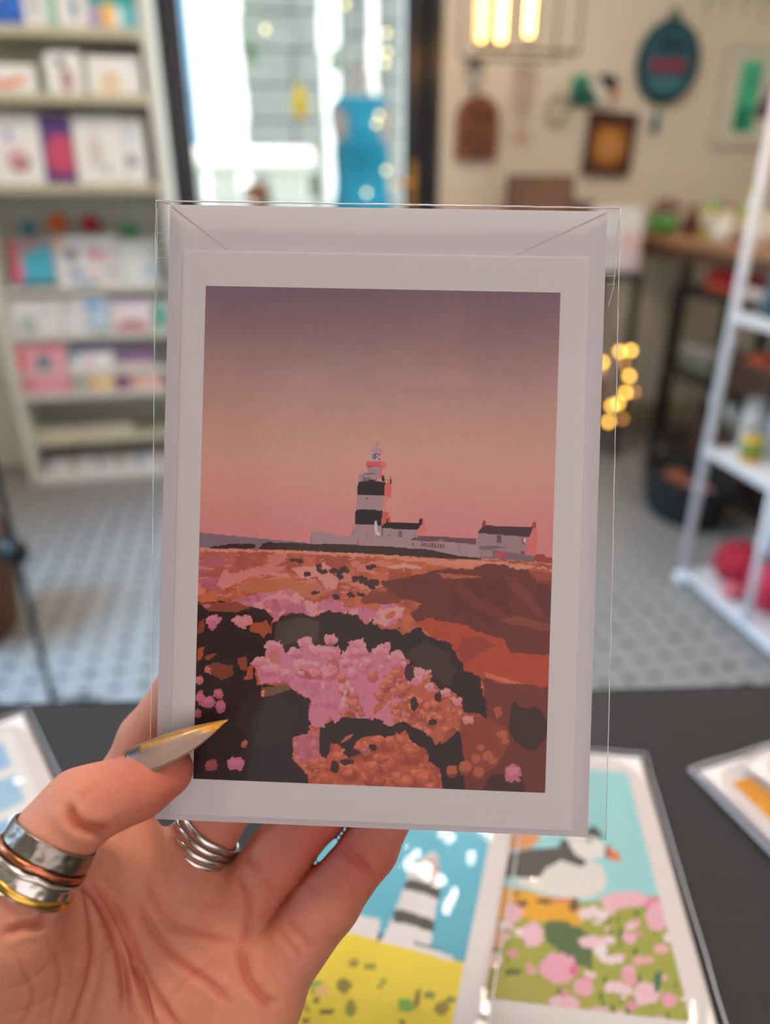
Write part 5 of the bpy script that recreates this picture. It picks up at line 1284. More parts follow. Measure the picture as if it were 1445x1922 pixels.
    for i, (x, y, rx, ry) in enumerate(((514,1212,17,9),(575,1204,15,7),(552,1222,9,6),(609,1222,22,8),(620,1200,14,9),(669,1206,15,7),(712,1222,14,9),(722,1213,11,7),(743,1232,15,9),(790,1262,18,9),(778,1275,14,10),(806,1290,8,8),(836,1300,10,7),(570,1246,18,10),(858,1316,8,9),(492,1240,14,7))):
        A.ell(x, y, rx, ry, (214,130,138), 0.9, warp=7, wsc=8, seed=i); A.ell(x+2, y+ry*0.6, rx*0.8, ry*0.55, (182,100,120), 0.8, warp=6, wsc=7, seed=i+9)
    A.rect(619,1206,622,1214,(150,72,60))
    for x, y in ((640,1290),(648,1300),(645,1312),(642,1322),(652,1284),(606,1286),(660,1294)): A.ell(x, y, 4, 6, (216,132,138), 0.9, warp=2, wsc=4, seed=x)
    for x, y, rx, ry in ((768,1262,9,16),(777,1320,7,14),(822,1308,7,10),(752,1370,14,10),(812,1356,9,6)): A.ell(x, y, rx, ry, (56,32,30), 0.95, warp=3, wsc=6, seed=x)
    # lower orange masses
    lo = A.mask([(549,1384),(592,1374),(602,1392),(596,1412),(614,1424),(621,1394),(646,1404),(655,1424),(666,1394),(680,1384),(701,1380),(727,1384),(748,1376),(761,1370),(772,1394),(798,1405),(806,1429),(827,1447),(832,1500),(579,1500),(579,1445),(555,1428)], 4, 7, 14)
    A.fill(lo, (166,76,54)); A.fill(lo & (X < 604) & (Y < 1436), (172,88,104))
    keep = A.c.copy()
    for i in range(120):
        x = rr.uniform(550,830); y = rr.uniform(1374,1480); r = rr.uniform(4,15)
        pk_ = x < 600 and y < 1430
        c, c2, cs = ((178,94,112),(194,112,124),(156,76,92)) if pk_ else ((172,82,60),(200,106,84),(136,54,40))
        if rr.random() < 0.12 and not pk_: c, c2 = (164,84,96), (190,106,116)
        A.ell(x+2, y+r*0.7, r*1.2, r, cs, 0.55, warp=8, wsc=10, seed=i % 30); A.ell(x, y, r, r*0.8, c, 0.75, warp=7, wsc=9, seed=i % 33); A.ell(x-1, y-r*0.3, r*0.65, r*0.4, c2, 0.6, warp=5, wsc=7, seed=i % 29)
    A.c = np.where(lo[..., None], A.c, keep)
    for x, y, rx, ry in ((660,1412,16,8),(652,1430,14,6),(628,1440,8,12),(700,1402,8,6)): A.ell(x, y, rx, ry, (48,28,30), 0.9, warp=3, wsc=6, seed=x)
    A.poly([(638,1394),(652,1380),(664,1376),(660,1384),(648,1392)], (164,86,66), warp=2, wsc=5)
    # right lower bushes
    A.ell(988,1363,40,42,(56,36,34),0.95,warp=18,wsc=20)
    A.poly([(864,1376),(892,1344),(925,1352),(952,1366),(960,1384),(948,1412),(930,1440),(905,1450),(880,1440),(866,1410)], (128,54,40), warp=5, wsc=9)
    A.poly([(830,1400),(864,1376),(868,1420),(850,1436),(840,1470),(830,1440)], (46,28,30), warp=3, wsc=8)
    for i, (x, y, r) in enumerate(((848,1446,11),(873,1440,13),(893,1424,11),(898,1450,12),(915,1420,12),(925,1428,9),(942,1380,11),(948,1392,8),(902,1404,8))):
        A.ell(x, y+3, r, r, (126,56,42), 0.9, warp=2, wsc=5, seed=i); A.ell(x, y-1, r*0.9, r*0.8, (166,82,60), 0.9, warp=3, wsc=5, seed=i+4)
    flower(880,1352,12,8,(196,108,108),(214,126,122),4); flower(963,1455,16,17,(172,92,114),(192,112,126),6)
    A.poly([(925,1330),(938,1326),(944,1340),(932,1350)], (166,76,54), 0.9, warp=3, wsc=6)
    A.poly([(925,1452),(980,1456),(985,1490),(900,1490)], (52,30,30), 0.8, warp=5, wsc=9)
    flower(963,1452,15,16,(172,92,114),(192,112,126),6)
    # hedge line
    A.poly([(393,1027),(430,1021),(470,1020),(479,1022),(478,1029),(440,1030),(395,1030)], (54,34,34), warp=1.5, wsc=6)
    A.poly([(486,1031),(492,1021),(505,1017),(522,1018),(560,1020),(600,1021),(650,1021),(720,1025),(770,1029),(810,1031),(835,1037),(860,1042),(905,1047),(902,1051),(850,1049),(800,1046),(700,1040),(600,1035),(500,1031)], (54,34,34), warp=1.5, wsc=6)
    # buildings: boundary wall and low range
    A.poly([(582,1021),(584,998),(606,998),(629,1002),(634,1006),(664,1006),(700,1005),(770,1009),(770,1029),(720,1025),(624,1021)], W1)
    for q in (([(583,1021),(585,998)]),([(697,1006),(697,1023)]),([(769.5,1009),(769,1028)])): A.poly([q[0],(q[0][0]+1,q[0][1]),(q[1][0]+1,q[1][1]),q[1]], (110,76,84))
    A.rect(670,1014,674,1023,(186,74,74))
    A.poly([(769,1014),(800,1010),(894,1022),(908,1048),(860,1043),(835,1038),(810,1032),(769,1028)], W1)
    A.poly([(769.5,1013.6),(782,1005),(800,1006),(894,1011),(894,1022),(837,1017),(807,1017)], (94,62,72))
    A.poly([(815,1016),(828,1011),(838,1018)], (130,90,96)); A.rect(774,1019,777,1026,(104,66,72))
    for k_ in range(9): A.rect(789+k_*5.2,1018+k_*0.4,792.6+k_*5.2,1026+k_*0.4,(112,66,70))
    A.rect(861,1022,861.8,1040,(110,78,84))
    # tower
    A.poly([(660,1005),(661,994),(666,992),(666,1005)], W2)
    A.poly([(672,905),(723,905),(715.6,1006),(665,1006)], W1)
    A.poly([(723,906),(735,908),(733,935),(720.5,931)], (198,88,86)); A.poly([(720.5,931),(727,932),(724,961),(717.5,959)], (208,112,110)); A.poly([(717.5,959),(730,962),(724,984),(715.5,990)], (184,78,72))
    A.poly([(672,905),(685,902),(700,901.5),(723,905.5),(720.5,931),(695,929),(670,929.5)], DK)
    A.poly([(667.5,957),(680,955.8),(695,956),(717.5,959),(715.5,986.5),(690,984.3),(666,984.5)], DK)
    A.poly([(689,876),(718,878),(716,899),(690,894)], W1); A.poly([(712.5,877),(718,878),(716,899),(711.5,898)], (204,98,98))
    A.poly([(673,891),(683,889),(703.5,889),(703.5,898),(690,902),(673,904)], W1); A.poly([(683,888.5),(704,888.5),(704,890),(683,890)], DK); A.rect(692,892,694,894.5,DK); A.rect(681.5,890,682.6,902,(92,68,76))
    A.poly([(682,897),(712,898.5),(712,899.5),(682,898)], (84,60,64)); A.poly([(682,900),(712,901),(712,902),(682,901)], (84,60,64))
    for k_ in range(8): A.rect(684+k_*3.6,896.5,684.8+k_*3.6,902,(84,60,64))
    A.poly([(716,903),(717,895),(716.5,892),(719,893.5),(721.5,891.5),(721,896),(722.5,904)], DK); A.poly([(731,907),(732,898),(733,893),(734,898),(735,908)], DK); A.poly([(723,899),(731,902),(731,903),(723,900)], (84,60,64))
    A.poly([(686,870),(690,866),(705,865),(718,866),(726,870),(725,879),(712,876.5),(690,876.5),(686,874.5)], (192,78,82)); A.poly([(690,874.5),(712,874.5),(725,877.5),(725,879),(712,876.5),(690,876.5)], (150,50,58)); A.poly([(714,867),(726,870),(725,878),(714,876)], (204,100,100))
    A.poly([(697,846),(717,846),(716,866),(695.5,866)], (172,140,150)); A.poly([(713,846),(717,846),(716,866),(712,866)], (204,122,126))
    for x0, y0, x1, y1 in ((699,852,701,862),(702.6,851,705,862),(707,851,709.3,854),(707,855.5,709.3,860),(711,852,713,855),(711,860,713,863)): A.rect(x0,y0,x1,y1,(52,42,66))
    A.poly([(696.5,846.5),(700,840),(705,837),(709,836.6),(713,838.5),(717.5,847)], (168,126,136)); A.poly([(697,845.5),(717.5,845.5),(717.5,847),(697,847)], (150,104,116)); A.poly([(708.3,829),(709.3,829),(710,837),(707.3,837)], (140,96,106))
    A.poly([(703,981),(705,977),(707.5,979),(708,995),(714,1002),(714,1005),(705,1004),(703,996)], (216,168,178)); A.rect(688.5,1001,691,1008,(190,80,78)); A.rect(687.5,934,689.3,937.5,(92,62,70))
    # house beside the tower
    A.poly([(717,990),(784,993),(784,1008),(716,1006)], W1); A.poly([(716,988),(717.5,988),(717,1006),(716,1006)], DK)
    A.poly([(783,994),(791,983.5),(796,984),(801,993),(800,1007),(783,1006)], (208,104,102))
    A.poly([(717,988),(725,980),(786.5,981.5),(792,972),(792,984),(783,994.5),(717.5,991.5)], DK); A.poly([(725,981),(725,974),(729.5,972.5),(730,981)], DK); A.poly([(729,981),(729,969),(732,968),(733.5,980)], (186,78,66)); A.poly([(787,983),(787,975),(792,972),(792,984)], DK); A.poly([(791.5,984),(791.8,974),(796,976),(796.5,985)], (192,82,72))
    A.rect(748,996,754,1008,(84,56,62)); A.rect(749.5,997.5,752.5,1006,(120,88,94)); A.rect(777,996,778,1006,(84,56,62)); A.rect(726,1004,733,1005.6,(84,56,62))
    # far house
    A.poly([(895,1024),(897,999),(994,1007),(985,1044),(930,1038)], (140,109,117)); A.poly([(993,1007),(1002,989),(1006.5,990),(1009,1003),(1005,1044),(985,1043)], (202,94,94))
    A.poly([(904,990),(904.5,980),(909,976),(912,978.5),(911,988)], (142,52,50)); A.poly([(998,990),(998.5,982),(1003,979.5),(1007,982),(1006.5,991)], (156,52,50))
    A.poly([(897,1000.5),(898,997),(905.7,989),(911,986),(1001,989.4),(993,1008)], (66,36,42))
    A.rect(932,1005,941,1019,(100,60,62)); A.rect(979,1009,987,1021.5,(150,60,64)); A.rect(983,1011,987,1019,(222,160,150)); A.rect(946,1004,947,1030,(112,82,90)); A.rect(977,1034,985,1042,(128,54,52))
    A.poly([(897,1026),(918,1024),(946,1026),(946,1028),(920,1031),(900,1031)], (104,80,92)); A.poly([(898,1030),(930,1033),(985,1041),(1005,1044),(1002,1056),(960,1051),(900,1047)], (112,84,92)); A.poly([(895,1030),(925,1034),(925,1046),(900,1045)], W2)
    A.poly([(929,1036),(948,1034),(951,1040),(950,1047),(928,1046)], (166,66,76), warp=1.5, wsc=5)
    A.poly([(1003,1044),(1006,1040),(1022,1040),(1024,1045),(1050,1048),(1050,1060),(1003,1054)], (142,52,44))
    return A
pw_, ph_ = 0.0918, 0.1290
po = (-0.0006, -0.0049)
nx, ny = 470, 660
xs = np.linspace(-pw_/2, pw_/2, nx)+po[0]; ys = np.linspace(ph_/2, -ph_/2, ny)+po[1]
Mh = np.array(held.matrix_world); Mh = np.array(m_)
Pw = Mh[:3, 3]+xs[None, :, None]*Mh[:3, 0]+ys[:, None, None]*Mh[:3, 1]+0.0018*Mh[:3, 2]
PX, PY = project(Pw)
print_mesh('print', pw_, ph_, art_main(PX, PY).c, held, 0.0018, None, po, ink_mat('satin_printed_ink', 0.5, 0.15))

# clear sleeve around it, with folded flap, side seams and small creases
TLs, TRs, BRs, BLs = (-0.0608,0.0822), (0.0604,0.0822), (0.0618,-0.0818), (-0.0584,-0.0816)
def sl(u, v):
    a = np.array(TLs)*(1-u)+np.array(TRs)*u; c = np.array(BLs)*(1-u)+np.array(BRs)*u
    return a*(1-v)+c*v
def sheet(z0, bow, n=48, mq=64):
    vs = []; fs = []
    for j in range(mq+1):
        for i in range(n+1):
            u, v = i/n, j/mq; x, y = sl(u, v)
            e = min(1, 14*min(u, 1-u))
            vs.append((x, y, z0*e+bow*e*(0.5+0.5*math.sin(u*5.1+v*3.0)*math.sin(v*6.3+u*1.2))+0.00025*(1-e)*math.sin(v*55)))
    for j in range(mq):
        for i in range(n): q = j*(n+1)+i; fs.append((q, q+1, q+n+2, q+n+1))
    return MB().add(vs, fs)
sleeve_h = film_mat('held_cellophane', ior=1.36, rough=0.05, bump=0.1, bscale=30, gain=0.6)
sv = sheet(0.0024, 0.0008).build('sleeve', sleeve_h, held, True)
sheet(-0.0013, -0.0004).build('sleeve_back', sleeve_h, held, True)
rr = random.Random(3)
def seam(a, c, n, jit, r, nm='sleeve_seam', z=0.0):
    pts = [(a[0]+(c[0]-a[0])*k/n+rr.uniform(-1,1)*jit, a[1]+(c[1]-a[1])*k/n+rr.uniform(-1,1)*jit*0.4, z+rr.uniform(-1,1)*jit) for k in range(n+1)]
    MB().tube(pts, r, 6).build(nm, seam_m, sv, True)
seam(TLs, BLs, 40, 0.00010, 0.00010); seam(TRs, BRs, 40, 0.00010, 0.00012); seam(TLs, TRs, 46, 0.00012, 0.00020)
seam((TRs[0]-0.0012, TRs[1]-0.0205), (TRs[0]-0.0024, TRs[1]-0.0255), 8, 0.00008, 0.00010, 'flap_edge'); seam((TRs[0]-0.0005, TRs[1]-0.003), (TRs[0]-0.0012, TRs[1]-0.021), 14, 0.0001, 0.00012, 'flap_edge')
seam((TLs[0]+0.0004, TLs[1]-0.002), (TLs[0]+0.0008, TLs[1]-0.030), 16, 0.0001, 0.00012, 'flap_edge')
for k in range(5):
    y = TRs[1]-0.0110-0.0022*k; seam((0.0574, y), (TRs[0]-0.0006, y+0.0003), 5, 0.0001, 0.00009, 'flap_crease')
for k in range(4):
    y = TLs[1]-0.0085-0.0022*k; seam((TLs[0]+0.0006, y), (-0.0574, y+0.0002), 5, 0.0001, 0.00009, 'flap_crease')
seam((TLs[0], TLs[1]), (TLs[0]+0.004, TLs[1]-0.0006), 6, 0.0002, 0.00025, 'flap_crease')
# ================================================================== THE HAND (one continuous skin surface)
def hp(px, py, z):   # picture ray and depth in mm -> camera-space mm (x right, y down, z forward)
    return np.array([(px-CX)/F_PX*z, (py-CY)/F_PX*z, z])
def cone_sdf(P, a, b, ra, rb):
    ba = b-a; l2 = ba@ba; pa = P-a
    h = np.clip((pa@ba)/l2, 0, 1)
    d = np.sqrt(((pa-h[..., None]*ba)**2).sum(-1))
    return d-(ra+(rb-ra)*h)
def smin(a, b, k):
    h = np.clip(0.5+0.5*(b-a)/k, 0, 1)
    return b+(a-b)*h-k*h*(1-h)
# chains: list of (px, py, z, r)
THUMB = [(-70,1900,176,18.0),(8,1722,166.5,12.6),(58,1645,166.5,9.2),(105,1568,169,9.0),(152,1516,171.5,8.9),(200,1497,173.5,7.9),(258,1477,176.0,7.5),(312,1447,179.3,6.7)]
INDEX = [(205,1590,209,10.6),(240,1470,214,9.3),(280,1388,214,8.9),(345,1292,207,7.8),(398,1222,196.0,6.8)]
MIDDLE = [(340,1640,209,10.8),(385,1570,211.5,8.9),(470,1432,215,8.8),(540,1320,208,7.8),(590,1240,195.4,6.8)]
RINGF = [(430,1720,207.5,10.6),(526,1602,209.5,9.0),(600,1519,211,8.3),(672,1428,203,7.8),(712,1350,194.9,6.8)]
PINKY = [(494,1844,203,11.2),(615,1692,203,9.0),(694,1592,204.5,7.8),(742,1500,202,7.2),(772,1430,194.2,6.3)]
PALM = [((60,2290,206,18),(205,1600,209,12.5)), ((115,2300,208,19),(335,1655,209.5,12.5)), ((180,2300,208,19),(425,1745,207.5,12.5)), ((245,2290,205,18),(484,1850,204,12.5)),
        ((-70,1990,182,22),(10,1770,174,14)), ((40,1900,184,17),(90,1770,186,12)), ((330,2150,196,18),(445,1905,198.5,14)), ((120,1690,188,9),(215,1640,200,9.5)), ((135,1625,186,6),(225,1585,200,7.5)),
        ((200,1800,202,15),(330,1850,204,15)),
        ((140,2290,206,26),(-62,2703,170,25)), ((-62,2703,170,25),(-727,3861,115,28))]
def chain_sdf(P, ch, k):
    d = None
    for i in range(len(ch)-1):
        a, b = ch[i], ch[i+1]
        s_ = cone_sdf(P, hp(*a[:3]), hp(*b[:3]), a[3], b[3])
        d = s_ if d is None else smin(d, s_, k)
    return d
H_VOX = 0.85
lo_ = np.array([-158.0, 34.0, 84.0]); hi_ = np.array([24.0, 284.0, 240.0])
dims = np.ceil((hi_-lo_)/H_VOX).astype(int)+1
ax_ = [lo_[i]+H_VOX*np.arange(dims[i]) for i in range(3)]
def hand_field(P):
    palm = None
    for a, b in PALM:
        s_ = cone_sdf(P, hp(*a[:3]), hp(*b[:3]), a[3], b[3]); palm = s_ if palm is None else smin(palm, s_, 11.0)
    d = smin(palm, chain_sdf(P, THUMB, 3.0), 6.0)
    f = None
    for ch in (INDEX, MIDDLE, RINGF, PINKY):
        s_ = chain_sdf(P, ch, 2.5); f = s_ if f is None else smin(f, s_, 0.5)
    return smin(d, f, 4.0)
# coarse pass first, then the fine grid only near the surface
CO = 4
dims = ((dims+CO-1)//CO)*CO
ax_ = [lo_[i]+H_VOX*np.arange(dims[i]) for i in range(3)]
GC = np.stack(np.meshgrid(*[a[CO//2::CO] for a in ax_], indexing='ij'), -1)
FC = hand_field(GC)
V3 = np.repeat(np.repeat(np.repeat(FC, CO, 0), CO, 1), CO, 2)
near = np.abs(V3) < H_VOX*CO*1.4
ii = np.argwhere(near); vals = np.empty(len(ii))
for q0 in range(0, len(ii), 400000):
    vals[q0:q0+400000] = hand_field(lo_+H_VOX*ii[q0:q0+400000])
V3[near] = vals
def surface_nets(V, origin, h):
    s = V < 0; nx, ny, nz = V.shape
    cnt = np.zeros((nx-1, ny-1, nz-1), np.int8)
    for dx in (0,1):
        for dy in (0,1):
            for dz in (0,1): cnt += s[dx:nx-1+dx, dy:ny-1+dy, dz:nz-1+dz]
    act = (cnt > 0) & (cnt < 8); I = np.argwhere(act); idx = -np.ones(act.shape, np.int64); idx[act] = np.arange(len(I))
    acc = np.zeros((len(I), 3)); num = np.zeros(len(I))
    cor = [(a, b, c) for a in (0,1) for b in (0,1) for c in (0,1)]
    for a in cor:
        for k in range(3):
            if a[k] == 0:
                b = list(a); b[k] = 1
                va = V[I[:,0]+a[0], I[:,1]+a[1], I[:,2]+a[2]]; vb = V[I[:,0]+b[0], I[:,1]+b[1], I[:,2]+b[2]]
                m = (va < 0) != (vb < 0); tt = np.where(m, va/(va-vb+1e-12), 0)
                p = np.tile(np.array(a, float), (len(I), 1)); p[:, k] = tt
                acc[m] += p[m]; num[m] += 1
    verts = origin+h*(I+acc/num[:, None])
    Q = []
    for k in range(3):
        sl0 = [slice(None)]*3; sl1 = [slice(None)]*3; sl0[k] = slice(0, -1); sl1[k] = slice(1, None)
        cr = s[tuple(sl0)] != s[tuple(sl1)]; E_ = np.argwhere(cr)
        u, v = (k+1) % 3, (k+2) % 3
        ok = (E_[:, u] > 0) & (E_[:, v] > 0) & (E_[:, u] < V.shape[u]-1) & (E_[:, v] < V.shape[v]-1); E_ = E_[ok]
        c = []
        for du, dv in ((-1,-1),(0,-1),(0,0),(-1,0)):
            q = E_.copy(); q[:, u] += du; q[:, v] += dv; c.append(idx[q[:,0], q[:,1], q[:,2]])
        q = np.stack(c, 1); inside = s[E_[:,0], E_[:,1], E_[:,2]]
        q = np.where(inside[:, None], q, q[:, ::-1]); Q.append(q)
    return verts, np.concatenate(Q)
hv, hq = surface_nets(V3, lo_, H_VOX); del V3
# one round of Catmull-like refinement, so that the creases are finer than the voxels
def refine(v, q):
    e = np.sort(np.concatenate([q[:, [0,1]], q[:, [1,2]], q[:, [2,3]], q[:, [3,0]]]), 1)
    ue, inv = np.unique(e, axis=0, return_inverse=True); inv = inv.ravel(); n = len(q); nv = len(v)
    mid = v[ue].mean(1); fc = v[q].mean(1)
    em = inv.reshape(4, n).T+nv; fi = np.arange(n)+nv+len(ue)
    nq = np.concatenate([np.stack([q[:, k], em[:, k], fi, em[:, (k-1) % 4]], 1) for k in range(4)])
    return np.concatenate([v, mid, fc]), nq
def normals(v, q):
    n_ = np.cross(v[q[:,2]]-v[q[:,0]], v[q[:,3]]-v[q[:,1]]); N = np.zeros_like(v)
    for k in range(4): np.add.at(N, q[:, k], n_)
    return N/(np.linalg.norm(N, axis=1)[:, None]+1e-12)
def relax(v, q, it, f=0.5):
    for _ in range(it):
        s = np.zeros_like(v); c = np.zeros(len(v))
        for k in range(4):
            for j in ((k+1) % 4, (k-1) % 4): np.add.at(s, q[:, k], v[q[:, j]]); np.add.at(c, q[:, k], 1)
        v = v*(1-f)+f*s/c[:, None]
    return v
hv = relax(hv, hq, 2, 0.5)
# refine only the part near the frame (palm, thumb); keep it uniform for a clean surface
hv, hq = refine(hv, hq); hv = relax(hv, hq, 2, 0.5)
N_ = normals(hv, hq)
# orientation: normals must point out of the flesh (field grows outwards)
tst = hand_field(hv[:2000]+N_[:2000]*1.0)
if np.mean(tst) < 0: hq = hq[:, ::-1]; N_ = -N_
PXh = CX+F_PX*hv[:, 0]/hv[:, 2]; PYh = CY+F_PX*hv[:, 1]/hv[:, 2]
front = np.clip(-N_[:, 2]*2.0, 0, 1)*(hv[:, 2] < 212)
def seg_dist(pts):
    d = np.full(len(hv), 1e9); prog = np.zeros(len(hv))
    for i in range(len(pts)-1):
        a = np.array(pts[i], float); b = np.array(pts[i+1], float); ba = b-a
        h = np.clip(((PXh-a[0])*ba[0]+(PYh-a[1])*ba[1])/(ba@ba), 0, 1)
        dd = np.hypot(PXh-a[0]-h*ba[0], PYh-a[1]-h*ba[1]); m = dd < d; d[m] = dd[m]; prog[m] = (i+h[m])/(len(pts)-1)
    return d, prog
def spline(pts, n=8):
    pts = [np.array(p, float) for p in pts]; P_ = [2*pts[0]-pts[1]]+pts+[2*pts[-1]-pts[-2]]; out = []
    for i in range(1, len(P_)-2):
        for s in np.linspace(0, 1, n, endpoint=False):
            p0, p1, p2, p3 = P_[i-1:i+3]
            out.append(0.5*((2*p1)+(-p0+p2)*s+(2*p0-5*p1+4*p2-p3)*s*s+(-p0+3*p1-3*p2+p3)*s**3))
    return out+[pts[-1]]
CREASES = [ # polyline in the picture, depth mm, width px
    ([(140,1640),(180,1690),(215,1760),(232,1830),(236,1930)], 1.5, 9),
    ([(165,1640),(205,1700),(238,1770),(262,1840),(290,1930)], 1.3, 8),
    ([(196,1660),(240,1740),(262,1800),(300,1880),(340,1940)], 1.0, 8),
    ([(150,1650),(168,1720),(172,1790),(150,1880),(130,1930)], 0.9, 7),
    ([(0,1757),(40,1738),(75,1730),(96,1705),(110,1685)], 1.6, 8),
    ([(128,1505),(136,1535),(155,1552),(185,1558),(214,1563)], 1.6, 10),
    ([(282,1640),(292,1700),(330,1740),(380,1756),(450,1770)], 0.6, 9),
    ([(262,1690),(285,1740),(330,1800),(400,1850),(440,1890)], 0.8, 8),
    ([(440,1640),(462,1690),(468,1740),(455,1775)], 0.6, 9),
    ([(452,1770),(462,1830),(490,1870),(520,1890)], 1.0, 9),
    ([(240,1800),(270,1850),(285,1930)], 0.6, 6), ([(90,1760),(110,1830),(90,1920)], 0.4, 6), ([(30,1790),(60,1860),(40,1930)], 0.35, 6),
    ([(120,1780),(60,1830),(0,1860)], 0.3, 5), ([(140,1830),(70,1880),(0,1905)], 0.3, 5),
    ([(490,1650),(520,1680)], 0.35, 8), ([(560,1640),(600,1680)], 0.3, 8), ([(640,1585),(690,1640)], 0.5, 10), ([(660,1600),(705,1650)], 0.35, 8), ([(535,1725),(585,1785)], 0.5, 10),
    ([(520,1740),(565,1800)], 0.35, 8), ([(455,1610),(490,1640)], 0.4, 9), ([(340,1690),(420,1700)], 0.3, 8), ([(300,1890),(360,1830),(420,1800)], 0.35, 6),
    ([(150,1500),(172,1480)], 0.3, 7), ([(225,1760),(180,1800),(130,1850)], 0.3, 5), ([(205,1720),(150,1770),(80,1800)], 0.3, 5)]
disp = np.zeros(len(hv)); redness = np.zeros(len(hv))
for pts, dep, wid in CREASES:
    d, pr_ = seg_dist(spline(pts)); f = np.clip(np.minimum(pr_, 1-pr_)*6, 0, 1)
    disp -= dep*np.exp(-(d/wid)**2)*f; disp += 0.35*dep*np.exp(-((d-2.2*wid)/(1.4*wid))**2)*f
    redness += 0.5*np.exp(-(d/(wid*0.9))**2)*f*min(1, dep)
# soft pads
for cx_, cy_, r_, h_b in ((330,1690,55,1.0),(400,1800,60,0.8),(100,1840,90,1.2),(250,1650,50,0.6),(300,1480,45,0.3),(400,1880,50,0.6)):
    disp += h_b*np.exp(-((PXh-cx_)**2+(PYh-cy_)**2)/(r_*r_))
hv = hv+N_*(disp*front)[:, None]
# blood colour: fingertips, pads and creases are redder
for (px, py, z, _), s_ in ((THUMB[-1],0.55),(THUMB[-2],0.3),(PINKY[2],0.75),(PINKY[1],0.25),(RINGF[2],0.5),(RINGF[1],0.35),(MIDDLE[1],0.3),(RINGF[0],0.3),(PINKY[0],0.3)):
    c0 = hp(px, py, z); redness += s_*np.exp(-((hv-c0)**2).sum(1)/(15.0**2))
world_v = cam2w(hv/1000.0)
base_w = cam2w(hp(60, 2400, 205)/1000.0)
hand = thing('hand', 'left hand with rings holding up the sleeved lighthouse card between thumb and fingers', 'hand', base_w)
me = bpy.data.meshes.new('skin'); co = (world_v-base_w)
me.vertices.add(len(co)); me.vertices.foreach_set('co', co.ravel())
me.loops.add(hq.size); me.loops.foreach_set('vertex_index', hq.ravel().astype(np.int32))
me.polygons.add(len(hq)); me.polygons.foreach_set('loop_start', np.arange(0, hq.size, 4, dtype=np.int32))
me.polygons.foreach_set('use_smooth', np.ones(len(hq), bool)); me.update(calc_edges=True)
at_ = me.attributes.new('redness', 'FLOAT', 'POINT'); at_.data.foreach_set('value', np.clip(redness, 0, 1).astype(np.float32))
skin = bpy.data.materials.new('skin'); skin.use_nodes = True; nt = skin.node_tree; bs = nt.nodes['Principled BSDF']
tc = nt.nodes.new('ShaderNodeTexCoord'); at = nt.nodes.new('ShaderNodeAttribute'); at.attribute_name = 'redness'
n1 = nt.nodes.new('ShaderNodeTexNoise'); n1.inputs['Scale'].default_value = 60; n1.inputs['Detail'].default_value = 5
n2 = nt.nodes.new('ShaderNodeTexNoise'); n2.inputs['Scale'].default_value = 420; n2.inputs['Detail'].default_value = 4
for n in (n1, n2): nt.links.new(tc.outputs['Object'], n.inputs['Vector'])
mx1 = nt.nodes.new('ShaderNodeMix'); mx1.data_type = 'RGBA'; mx1.inputs['A'].default_value = (*s2l((222, 158, 130)), 1); mx1.inputs['B'].default_value = (*s2l((212, 138, 110)), 1)
nt.links.new(n1.outputs['Fac'], mx1.inputs['Factor'])
mx2 = nt.nodes.new('ShaderNodeMix'); mx2.data_type = 'RGBA'; mx2.inputs['B'].default_value = (*s2l((194, 94, 74)), 1)
nt.links.new(mx1.outputs['Result'], mx2.inputs['A'])
ad = nt.nodes.new('ShaderNodeMath'); ad.operation = 'MULTIPLY_ADD'; ad.inputs[1].default_value = 0.35; ad.inputs[2].default_value = -0.10; ad.use_clamp = True
nt.links.new(n2.outputs['Fac'], ad.inputs[0]); ad2 = nt.nodes.new('ShaderNodeMath'); ad2.operation = 'ADD'; ad2.use_clamp = True
nt.links.new(ad.outputs[0], ad2.inputs[0]); nt.links.new(at.outputs['Fac'], ad2.inputs[1]); nt.links.new(ad2.outputs[0], mx2.inputs['Factor'])
nt.links.new(mx2.outputs['Result'], bs.inputs['Base Color'])
bs.inputs['Roughness'].default_value = 0.5; bs.inputs['Specular IOR Level'].default_value = 0.35
bs.inputs['Subsurface Weight'].default_value = 0.25; bs.inputs['Subsurface Radius'].default_value = (1.0, 0.35, 0.2); bs.inputs['Subsurface Scale'].default_value = 0.003
vo = nt.nodes.new('ShaderNodeTexVoronoi'); vo.inputs['Scale'].default_value = 1100; vo.feature = 'DISTANCE_TO_EDGE'; nt.links.new(tc.outputs['Object'], vo.inputs['Vector'])
wv = nt.nodes.new('ShaderNodeTexNoise'); wv.inputs['Scale'].default_value = 260; wv.inputs['Detail'].default_value = 6; wv.inputs['Roughness'].default_value = 0.7
mp = nt.nodes.new('ShaderNodeMapping'); mp.inputs['Scale'].default_value = (1.0, 3.0, 0.6); mp.inputs['Rotation'].default_value = (0.3, 0.5, 0.6)
nt.links.new(tc.outputs['Object'], mp.inputs['Vector']); nt.links.new(mp.outputs['Vector'], wv.inputs['Vector'])
b1 = nt.nodes.new('ShaderNodeBump'); b1.inputs['Strength'].default_value = 0.16; b1.inputs['Distance'].default_value = 0.0006; nt.links.new(vo.outputs['Distance'], b1.inputs['Height'])
b2 = nt.nodes.new('ShaderNodeBump'); b2.inputs['Strength'].default_value = 0.35; b2.inputs['Distance'].default_value = 0.0012; nt.links.new(wv.outputs['Fac'], b2.inputs['Height'])
nt.links.new(b1.outputs['Normal'], b2.inputs['Normal']); nt.links.new(b2.outputs['Normal'], bs.inputs['Normal'])
me.materials.append(skin)
so = bpy.data.objects.new('skin', me); COL.objects.link(so); so.parent = hand

def to_local(P, root=base_w): return cam2w(np.asarray(P)/1000.0)-root
